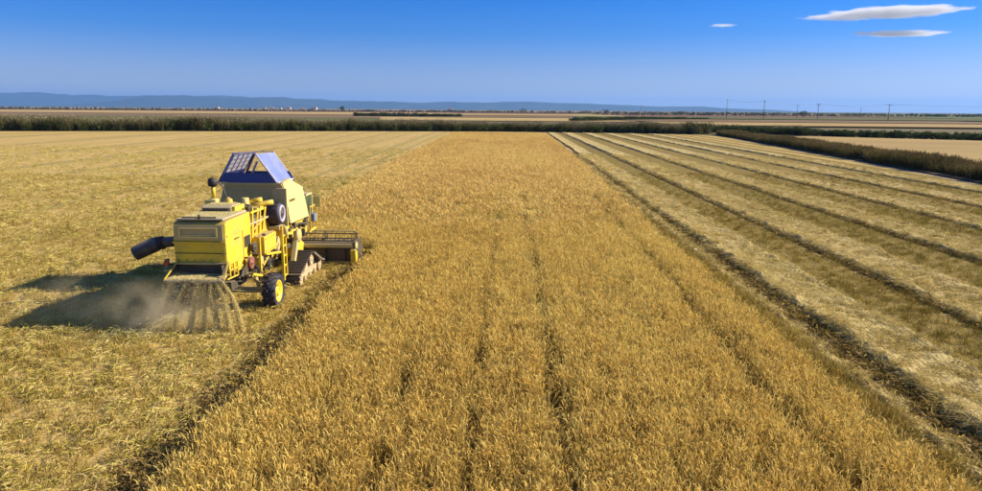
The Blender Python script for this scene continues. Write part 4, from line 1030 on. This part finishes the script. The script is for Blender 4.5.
# --- cab
b = MB(); b.b2(-8.35, -6.70, 22.95, 24.15, 1.75, 1.84, 0.015); b.b2(-8.35, -6.70, 22.95, 24.2, 2.50, 2.58, 0.03)
for xx in (-8.32, -6.73):
    for yy in (22.98, 24.12): b.bar((xx, yy, 1.84), (xx, yy, 2.50), 0.06)
cab = bld(b, 'cab', 'khaki')
b = MB(); b.b2(-6.735, -6.715, 23.02, 24.08, 1.86, 2.48); b.b2(-8.335, -8.315, 23.02, 24.08, 1.86, 2.48); bld(b, 'side_glass', 'glass', cab)
b = MB(); b.b2(-8.28, -6.77, 24.12, 24.14, 1.86, 2.48); bld(b, 'windscreen', 'glass', cab)
b = MB(); b.bar((-6.6, 24.0, 2.5), (-6.40, 23.9, 2.48), 0.02); b.box((-6.42, 23.82, 2.30), (0.20, 0.05, 0.32), 0.02); bld(b, 'mirror', 'glass', cab)
b = MB(); b.box((-6.43, 23.78, 2.30), (0.24, 0.02, 0.36), 0.006); bld(b, 'mirror_frame', 'cream', cab)
b = MB(); b.box((-6.50, 23.5, 1.80), (0.16, 0.3, 0.26), 0.02); bld(b, 'side_step_box', 'bluegrey', cab)
b = MB(); b.b2(-6.58, -6.52, 23.05, 23.95, 1.35, 1.42); b.bar((-6.5, 23.1, 1.4), (-6.5, 23.1, 2.2), 0.035); b.bar((-6.5, 23.9, 1.4), (-6.5, 23.9, 2.2), 0.035); b.bar((-6.5, 23.1, 2.2), (-6.5, 23.9, 2.2), 0.035); bld(b, 'handrail', 'yellow', cab)
b = MB(); b.b2(-8.3, -6.65, 21.0, 22.9, 1.30, 1.96, 0.03); b.b2(-8.1, -6.9, 22.9, 24.1, 1.2, 1.74, 0.03); bld(b, 'front_body', 'yellow')
b = MB()
for k in range(12): b.box((-6.6 + random.uniform(-0.06, 0.08), 21.1 + k * 0.17, random.uniform(1.35, 1.85)), (0.12, 0.12, 0.10 + 0.2 * random.random()), 0.012)
b.tube([(-6.6, 21.0, 1.75), (-6.5, 21.8, 1.86), (-6.55, 22.8, 1.7)], 0.04, 8); bld(b, 'flank_fittings', 'dark')
# --- unloading auger folded back along the left side
b = MB(); b.tube([(-8.55, 22.0, 2.1), (-8.50, 20.0, 2.05), (-8.45, 18.45, 2.02), (-8.62, 18.25, 2.0), (-9.0, 18.2, 1.97), (-9.2, 18.18, 1.93)], [0.16, 0.16, 0.15, 0.14, 0.14, 0.15], 18); aug = bld(b, 'unloading_auger', 'auger')
b = MB(); b.tube([(-9.13, 18.18, 1.95), (-9.2, 18.17, 1.93), (-9.72, 18.08, 1.68)], [0.17, 0.20, 0.19], 20, caps=False); b.tube([(-9.60, 18.1, 1.74), (-9.19, 18.17, 1.93)], [0.165, 0.165], 16); bld(b, 'rubber_spout', 'auger', aug)
b = MB(); b.tube([(-8.98, 18.2, 1.97), (-9.18, 18.18, 1.94)], [0.175, 0.18], 18); bld(b, 'spout_sleeve', 'black', aug)
# --- header
hx0, hx1 = -9.95, -5.25
b = MB(); b.b2(hx0, hx1, 24.0, 24.04, 0.10, 0.80); b.b2(hx0, hx1, 24.04, 25.3, 0.08, 0.12); b.quad_slab([(hx0, 24.0, 0.80), (hx1, 24.0, 0.80), (hx1, 24.12, 0.86), (hx0, 24.12, 0.86)], 0.03)
head = bld(b, 'header', 'headback')
b = MB(); b.b2(hx0 - 0.02, hx1 + 0.02, 23.90, 23.99, 0.68, 0.80, 0.015); b.b2(hx0 - 0.02, hx1 + 0.02, 23.92, 23.99, 0.10, 0.19, 0.015); bld(b, 'header_beam', 'khaki', head)
for x in np.linspace(hx0 + 0.3, hx1 - 0.3, 7):
    b = MB(); b.b2(x - 0.025, x + 0.025, 23.93, 23.99, 0.195, 0.675); bld(b, 'back_rib', 'headback', head)
b = MB(); b.tube([(hx0 + 0.05, 24.5, 0.38), (hx1 - 0.05, 24.5, 0.38)], 0.15, 16); 
for k in range(60):
    t = k / 60; a = t * 2 * pi * 12; x = hx0 + 0.08 + (hx1 - hx0 - 0.16) * t
    b.box((x, 24.5 + 0.2 * cos(a), 0.38 + 0.2 * sin(a)), (0.03, 0.10, 0.10))
bld(b, 'feed_auger', 'steel', head)
for x, s in ((hx0, -1), (hx1, 1)):
    b = MB(); b.prism_yz([(24.0, 0.10), (24.0, 0.84), (24.7, 0.80), (25.5, 0.45), (25.9, 0.18), (25.9, 0.10)], x - 0.025, x + 0.025); bld(b, 'end_plate', 'headback', head)
    b = MB(); b.prism_yz([(23.8, 0.14), (23.78, 0.62), (24.05, 0.72), (24.15, 0.14)], x + s * 0.04 - 0.09, x + s * 0.04 + 0.09, 0.02); bld(b, 'drive_guard', 'yellow', head)
    b = MB(); b.lathe_x([(0, 0.03), (0, 0.16), (0.05, 0.16), (0.05, 0.03)], (x + s * 0.10 - 0.02, 24.02, 0.72), 16); bld(b, 'drive_pulley', 'khaki', head)
    b = MB(); b.bar((x, 25.4, 0.30), (x + s * 0.1, 26.3, 0.16), 0.10); bld(b, 'crop_divider', 'yellow', head)
b = MB(); b.b2(hx0, hx1, 25.30, 25.36, 0.09, 0.12)
for x in np.arange(hx0, hx1, 0.10): b.box((x, 25.42, 0.10), (0.025, 0.12, 0.02))
bld(b, 'cutter_bar', 'steel', head)
# reel
rc = (25.05, 0.72); rrad = 0.36
b = MB(); b.tube([(hx0 + 0.08, rc[0], rc[1]), (hx1 - 0.08, rc[0], rc[1])], 0.055, 10); reel = bld(b, 'reel', 'dark')
for k in range(6):
    a = 2 * pi * k / 6 + 0.62; yy, zz = rc[0] + rrad * cos(a), rc[1] + rrad * sin(a)
    b = MB(); b.bar((hx0 + 0.1, yy, zz), (hx1 - 0.1, yy, zz), 0.05, 0.035)
    for x in np.arange(hx0 + 0.15, hx1 - 0.12, 0.15): b.box((x, yy - 0.01, zz - 0.11), (0.012, 0.012, 0.20))
    bld(b, 'reel_bat', 'khaki' if k % 2 else 'headback', reel)
for x in np.linspace(hx0 + 0.12, hx1 - 0.12, 5):
    b = MB()
    for k in range(6):
        a = 2 * pi * k / 6 + 0.62; a2 = a + 2 * pi / 6; p = (x, rc[0] + rrad * cos(a), rc[1] + rrad * sin(a))
        b.bar((x, rc[0], rc[1]), p, 0.03); b.bar(p, (x, rc[0] + rrad * cos(a2), rc[1] + rrad * sin(a2)), 0.022)
    bld(b, 'reel_spider', 'headback', reel)
for x in (hx0 - 0.01, hx1 + 0.01):
    b = MB(); b.bar((x, 24.1, 0.84), (x, 25.15, 0.76), 0.07); bld(b, 'reel_arm', 'dark', reel)
b = MB(); b.b2(hx0 + 0.05, -8.5, 24.1, 24.9, 0.13, 0.35); b.b2(-6.6, hx1 - 0.2, 24.1, 24.9, 0.125, 0.30); 
for v in b.bm.verts: v.co += Vector((random.uniform(-.1, .1), random.uniform(-.1, .1), random.uniform(-.04, .04)))
bld(b, 'cut_straw_mat', M['chafftray'], head)
b = MB(); b.prism_yz([(22.6, 0.95), (22.6, 1.5), (24.0, 0.75), (24.0, 0.2)], -8.2, -6.95, 0.02); bld(b, 'feeder_house', 'yellow')
# --- wheels
def wheel(xc, yc, r, w):
    zc = r - 0.02
    prof = [(-w * 0.36, r * 0.60), (-w * 0.48, r * 0.66), (-w * 0.5, r * 0.80), (-w * 0.42, r * 0.92), (-w * 0.2, r * 0.955), (w * 0.2, r * 0.955), (w * 0.42, r * 0.92), (w * 0.5, r * 0.80), (w * 0.48, r * 0.66), (w * 0.36, r * 0.60)]
    b = MB(); b.lathe_x(prof, (xc, yc, zc), 32, close=False)
    nl = 15
    for s in (-1, 1):
        for k in range(nl):
            a = 2 * pi * (k + (0.5 if s > 0 else 0)) / nl
            p0 = (xc + s * w * 0.02, a); p1 = (xc + s * w * 0.50, a - 0.30)
            def pt(x, an, rr_): return (x, yc + rr_ * cos(an), zc + rr_ * sin(an))
            b.quad_slab([pt(p0[0], p0[1] - 0.05, r * 0.975), pt(p1[0], p1[1] - 0.06, r * 0.92), pt(p1[0], p1[1] + 0.06, r * 0.92), pt(p0[0], p0[1] + 0.05, r * 0.975)], 0.055)
    wh = bld(b, 'rear_wheel', 'tyre')
    for s in (-1, 1):
        b = MB(); b.lathe_x([(s * w * 0.38, r * 0.61), (s * w * 0.44, r * 0.60), (s * w * 0.42, r * 0.54), (s * w * 0.22, r * 0.46), (s * w * 0.18, r * 0.22), (s * w * 0.34, r * 0.18), (s * w * 0.36, 0.0)], (xc, yc, zc), 28, close=False)
        rm = bld(b, 'rim', 'rimyellow', wh)
    for k in range(6):
        a = 2 * pi * k / 6; b = MB(); b.box((xc + w * 0.24, yc + r * 0.32 * cos(a), zc + r * 0.32 * sin(a)), (0.05, 0.035, 0.035), 0.006); bld(b, 'wheel_bolt', 'dark', wh)
wheel(-6.39, 18.45, 0.50, 0.34); wheel(-8.62, 18.45, 0.50, 0.34)
b = MB(); b.bar((-8.45, 18.45, 0.50), (-6.56, 18.45, 0.50), 0.13); b.bar((-7.44, 18.45, 0.5), (-7.44, 18.5, 1.0), 0.16); b.bar((-6.78, 18.45, 0.5), (-6.95, 18.6, 1.0), 0.07); b.bar((-8.1, 18.45, 0.5), (-7.95, 18.6, 1.0), 0.07); b.tube([(-8.2, 18.3, 0.5), (-6.7, 18.3, 0.5)], 0.025, 8); bld(b, 'rear_axle', 'khaki')
# --- half tracks
def hull(circles):
    pts = []
    for (cy, cz, r) in circles:
        for k in range(72): a = 2 * pi * k / 72; pts.append((cy + r * cos(a), cz + r * sin(a)))
    pts = sorted(set(pts))
    def half(ps):
        h = []
        for p in ps:
            while len(h) >= 2 and (h[-1][0] - h[-2][0]) * (p[1] - h[-2][1]) - (h[-1][1] - h[-2][1]) * (p[0] - h[-2][0]) <= 0: h.pop()
            h.append(p)
        return h
    lo = half(pts); up = half(pts[::-1]); return lo[:-1] + up[:-1]
loop = hull([(20.70, 0.24, 0.22), (21.92, 0.62, 0.22), (22.85, 0.24, 0.22)])
loop.append(loop[0])
seg = [0]
for a, b_ in zip(loop[:-1], loop[1:]): seg.append(seg[-1] + math.hypot(b_[0] - a[0], b_[1] - a[1]))
TL = seg[-1]; NS = int(TL / 0.125)
ly = np.array([p[0] for p in loop]); lz = np.array([p[1] for p in loop]); sg = np.array(seg)
shoe_b = MB(); shoe_b.box((0, 0, 0), (0.56, 0.108, 0.028), 0.005); shoe_b.box((0, 0.03, 0.034), (0.56, 0.022, 0.045), 0.0)
shoe_b.box((-0.12, 0, -0.028), (0.05, 0.10, 0.03)); shoe_b.box((0.12, 0, -0.028), (0.05, 0.10, 0.03))
shoe_me = None
for xc in (-6.54, -8.70):
    s = 1 if xc > -7.5 else -1
    b = MB(); b.quad_slab([(xc, 20.70, 0.16), (xc, 22.85, 0.16), (xc, 22.7, 0.34), (xc, 20.9, 0.34)], 0.36); b.quad_slab([(xc, 21.35, 0.34), (xc, 22.4, 0.34), (xc, 22.0, 0.70), (xc, 21.84, 0.70)], 0.30)
    tf = bld(b, 'track_unit', 'trackside')
    for (cy, cz, r) in ((20.70, 0.24, 0.19), (22.85, 0.24, 0.19), (21.92, 0.62, 0.19), (21.2, 0.14, 0.11), (21.75, 0.14, 0.11), (22.3, 0.14, 0.11)):
        b = MB(); b.lathe_x([(-0.24, r * 0.5), (-0.24, r), (-0.20, r * 0.98), (-0.19, r * 0.6), (0.19, r * 0.6), (0.20, r * 0.98), (0.24, r), (0.24, r * 0.75), (0.20, r * 0.6), (0.20, r * 0.3), (0.26, r * 0.25), (0.26, 0)], (xc, cy, cz), 20, close=False)
        bld(b, 'track_roller', 'trackside', tf)
    b = MB(); b.lathe_x([(-0.4, 0.1), (0, 0.1)], (xc, 21.92, 0.62), 12) if s > 0 else b.lathe_x([(0, 0.1), (0.4, 0.1)], (xc, 21.92, 0.62), 12); bld(b, 'final_drive', 'dark', tf)
    for k in range(NS):
        d = (k + 0.5) * TL / NS; yy = np.interp(d, sg, ly); zz = np.interp(d, sg, lz)
        y2 = np.interp((d + 0.02) % TL, sg, ly); z2 = np.interp((d + 0.02) % TL, sg, lz); y1 = np.interp((d - 0.02) % TL, sg, ly); z1 = np.interp((d - 0.02) % TL, sg, lz)
        tdir = Vector((0, y2 - y1, z2 - z1)).normalized(); nrm = Vector((0, tdir.z, -tdir.y))    # outward for a counter-clockwise loop
        if shoe_me is None:
            so = shoe_b.build('track_shoe', M['track'], tf); shoe_me = so.data
        else:
            so = bpy.data.objects.new('track_shoe', shoe_me); COL.objects.link(so); so.parent = tf
        mm = Matrix.Identity(4); xa = tdir.cross(nrm)
        for i in range(3): mm[i][0], mm[i][1], mm[i][2] = xa[i], tdir[i], nrm[i]
        so.matrix_basis = Matrix.Translation(Vector((xc, yy, zz)) - O + nrm * 0.02) @ mm
b = MB(); b.bar((-6.9, 22.1, 0.75), (-6.62, 22.55, 0.62), 0.05); b.bar((-6.1, 22.15, 0.96), (-6.08, 22.9, 0.58), 0.05); b.bar((-6.1, 22.9, 0.58), (-6.08, 23.15, 0.50), 0.12, 0.05); bld(b, 'mud_scraper', 'steel')

rg = np.random.default_rng(41); V, Fc = [], []
def flake(x, y, z):
    a = rg.random() * pi; L_ = 0.03 * rg.uniform(0.5, 1.6); w_ = 0.008; k = len(V)
    for sx_, sy_ in ((-1, -1), (1, -1), (1, 1), (-1, 1)):
        V.append((x + sx_ * L_ * cos(a) - sy_ * w_ * sin(a) - O.x, y + sx_ * L_ * sin(a) + sy_ * w_ * cos(a) - O.y, z + 0.008 * rg.random() + 0.004 * sx_ - O.z))
    Fc.append((k, k + 1, k + 2, k + 3))
for i in range(1300): flake(rg.uniform(HX0 + 0.1, HX1 - 0.1), 17.15 + 1.5 * rg.random() ** 0.7, 2.676)
for i in range(700): flake(rg.uniform(-8.32, -6.96), rg.uniform(16.42, 17.0), 1.286)
for i in range(500): flake(rg.uniform(-8.14, -7.44), rg.uniform(18.5, 19.0), 2.826)
for i in range(600): flake(rg.uniform(-7.55, -7.15), rg.uniform(18.8, 19.2), 2.29)
for i in range(200): flake(rg.uniform(-7.08, -6.79), rg.uniform(19.02, 20.0), 1.876)
cl_ = mesh_obj('chaff_layer', V, Fc, M['chaff'], root); tag(cl_, kind='stuff')
# seams, hinges and bolts on the sheet metal
for yy in (17.35, 18.45):
    bld(MB().b2(HX1 + 0.0, HX1 + 0.025, yy, yy + 0.12, 1.27, 1.31, 0.006), 'panel_hinge', 'dark', hood)
bld(MB().bar((HX1 + 0.03, 17.55, 2.12), (HX1 + 0.03, 17.80, 2.12), 0.025), 'panel_handle', 'dark', hood)
for k in range(7): bld(MB().b2(HX1 - 0.002, HX1 + 0.014, 18.20 + 0.065 * k, 18.235 + 0.065 * k, 1.75, 2.05, 0.003), 'vent_slot', 'dark', hood)
bld(MB().b2(HX0 + 0.02, HX1 - 0.02, 16.985, 16.998, 1.83, 1.845), 'rear_seam', 'dark', hood)
for k in range(6): bld(MB().box((HX0 + 0.12 + k * 0.205, 16.975, 1.66), (0.03, 0.02, 0.03), 0.004), 'panel_bolt', 'dark', hood)
for z in (2.15, 2.9): bld(MB().b2(-8.5, -6.8, 20.935, 20.956, z, z + 0.03), 'tank_rib', 'khaki', tank)

# ------------------------------------------------------------------ straw pouring from the board, and dust
rg = np.random.default_rng(77)
V, Fc = [], []
def bit(p, L, w):
    d = rg.normal(0, 1, 3); d /= np.linalg.norm(d); u = np.cross(d, rg.normal(0, 1, 3)); u /= np.linalg.norm(u)
    k = len(V); a, c = d * L / 2, u * w / 2
    for q in (p - a - c, p + a - c, p + a + c, p - a + c): V.append(tuple(q))
    Fc.append((k, k + 1, k + 2, k + 3))
streams = [(-8.15, -8.62, 16.2, 1000), (-7.85, -8.02, 15.98, 1500), (-7.46, -7.66, 16.0, 9500), (-7.32, -7.30, 15.96, 2500), (-7.23, -6.95, 15.93, 9500), (-7.08, -6.57, 15.95, 9000), (-6.92, -6.36, 16.1, 9000)]
for x0, x1, yE, n in streams:
    ph = rg.random() * 6
    for i in range(n):
        t = rg.random() ** 0.8
        x = x0 + (x1 - x0) * t + 0.025 * sin(t * 7 + ph); y = 16.4 + (yE - 16.4) * t; z = 1.24 - 1.18 * (0.55 * t + 0.45 * t * t)
        sp = 0.016 + 0.020 * t
        bit(np.array([x, y, z]) + rg.normal(0, sp, 3), 0.026 * rg.uniform(0.4, 1.3), 0.010)
for i in range(3000):          # loose bits between the streams
    t = rg.random(); x = rg.uniform(-8.3, -6.9); x += (x + 7.5) * 0.6 * t
    bit(np.array([x, 16.4 - 0.45 * t + rg.normal(0, 0.06), 1.22 - 1.15 * (0.5 * t + 0.5 * t * t)]) + rg.normal(0, 0.04, 3), 0.022, 0.008)
o = mesh_obj('falling_straw', V, Fc, M['chaff'])
tag(o, 'streams of chopped straw pouring from the board behind the combine harvester', 'falling straw', kind='stuff')

def dust(loc, scale, dens, label, seed, sc=1.6):
    bm_ = bmesh.new(); bmesh.ops.create_icosphere(bm_, subdivisions=3, radius=1.0)
    me = bpy.data.meshes.new('dust_cloud'); bm_.to_mesh(me); bm_.free()
    o = bpy.data.objects.new('dust_cloud', me); COL.objects.link(o); o.location = loc; o.scale = scale
    mt, N, L = new_mat('dust_air')
    for q in list(N):
        if q.type == 'BSDF_PRINCIPLED': N.remove(q)
    tc = N.new('ShaderNodeTexCoord'); ln = N.new('ShaderNodeVectorMath'); ln.operation = 'LENGTH'; L.new(tc.outputs['Object'], ln.inputs[0])
    fo = N.new('ShaderNodeMapRange'); fo.interpolation_type = 'SMOOTHSTEP'; fo.inputs[1].default_value = 1.0; fo.inputs[2].default_value = 0.15; L.new(ln.outputs['Value'], fo.inputs[0])
    geo = N.new('ShaderNodeNewGeometry')
    nz = N.new('ShaderNodeTexNoise'); nz.inputs['Scale'].default_value = sc; nz.inputs['Detail'].default_value = 4; L.new(geo.outputs['Position'], nz.inputs['Vector'])
    mr = N.new('ShaderNodeMapRange'); mr.inputs[1].default_value = 0.38; mr.inputs[2].default_value = 0.68; L.new(nz.outputs[0], mr.inputs[0])
    m1 = N.new('ShaderNodeMath'); m1.operation = 'MULTIPLY'; L.new(fo.outputs[0], m1.inputs[0]); L.new(mr.outputs[0], m1.inputs[1])
    m2 = N.new('ShaderNodeMath'); m2.operation = 'MULTIPLY'; m2.inputs[1].default_value = dens; L.new(m1.outputs[0], m2.inputs[0])
    pv = N.new('ShaderNodeVolumeScatter'); pv.inputs['Color'].default_value = (0.92, 0.74, 0.44, 1); L.new(m2.outputs[0], pv.inputs['Density'])
    L.new(pv.outputs[0], N['Material Output'].inputs['Volume'])
    me.materials.append(mt); tag(o, label, 'dust', kind='stuff')
dust((-8.2, 16.1, 0.6), (2.2, 1.1, 1.0), 0.95, 'tan dust hanging around the straw stream behind the machine', 1)
dust((-10.8, 16.8, 0.6), (2.9, 1.9, 0.8), 0.22, 'grey dust drifting left over the shadow of the machine', 2, 1.1)
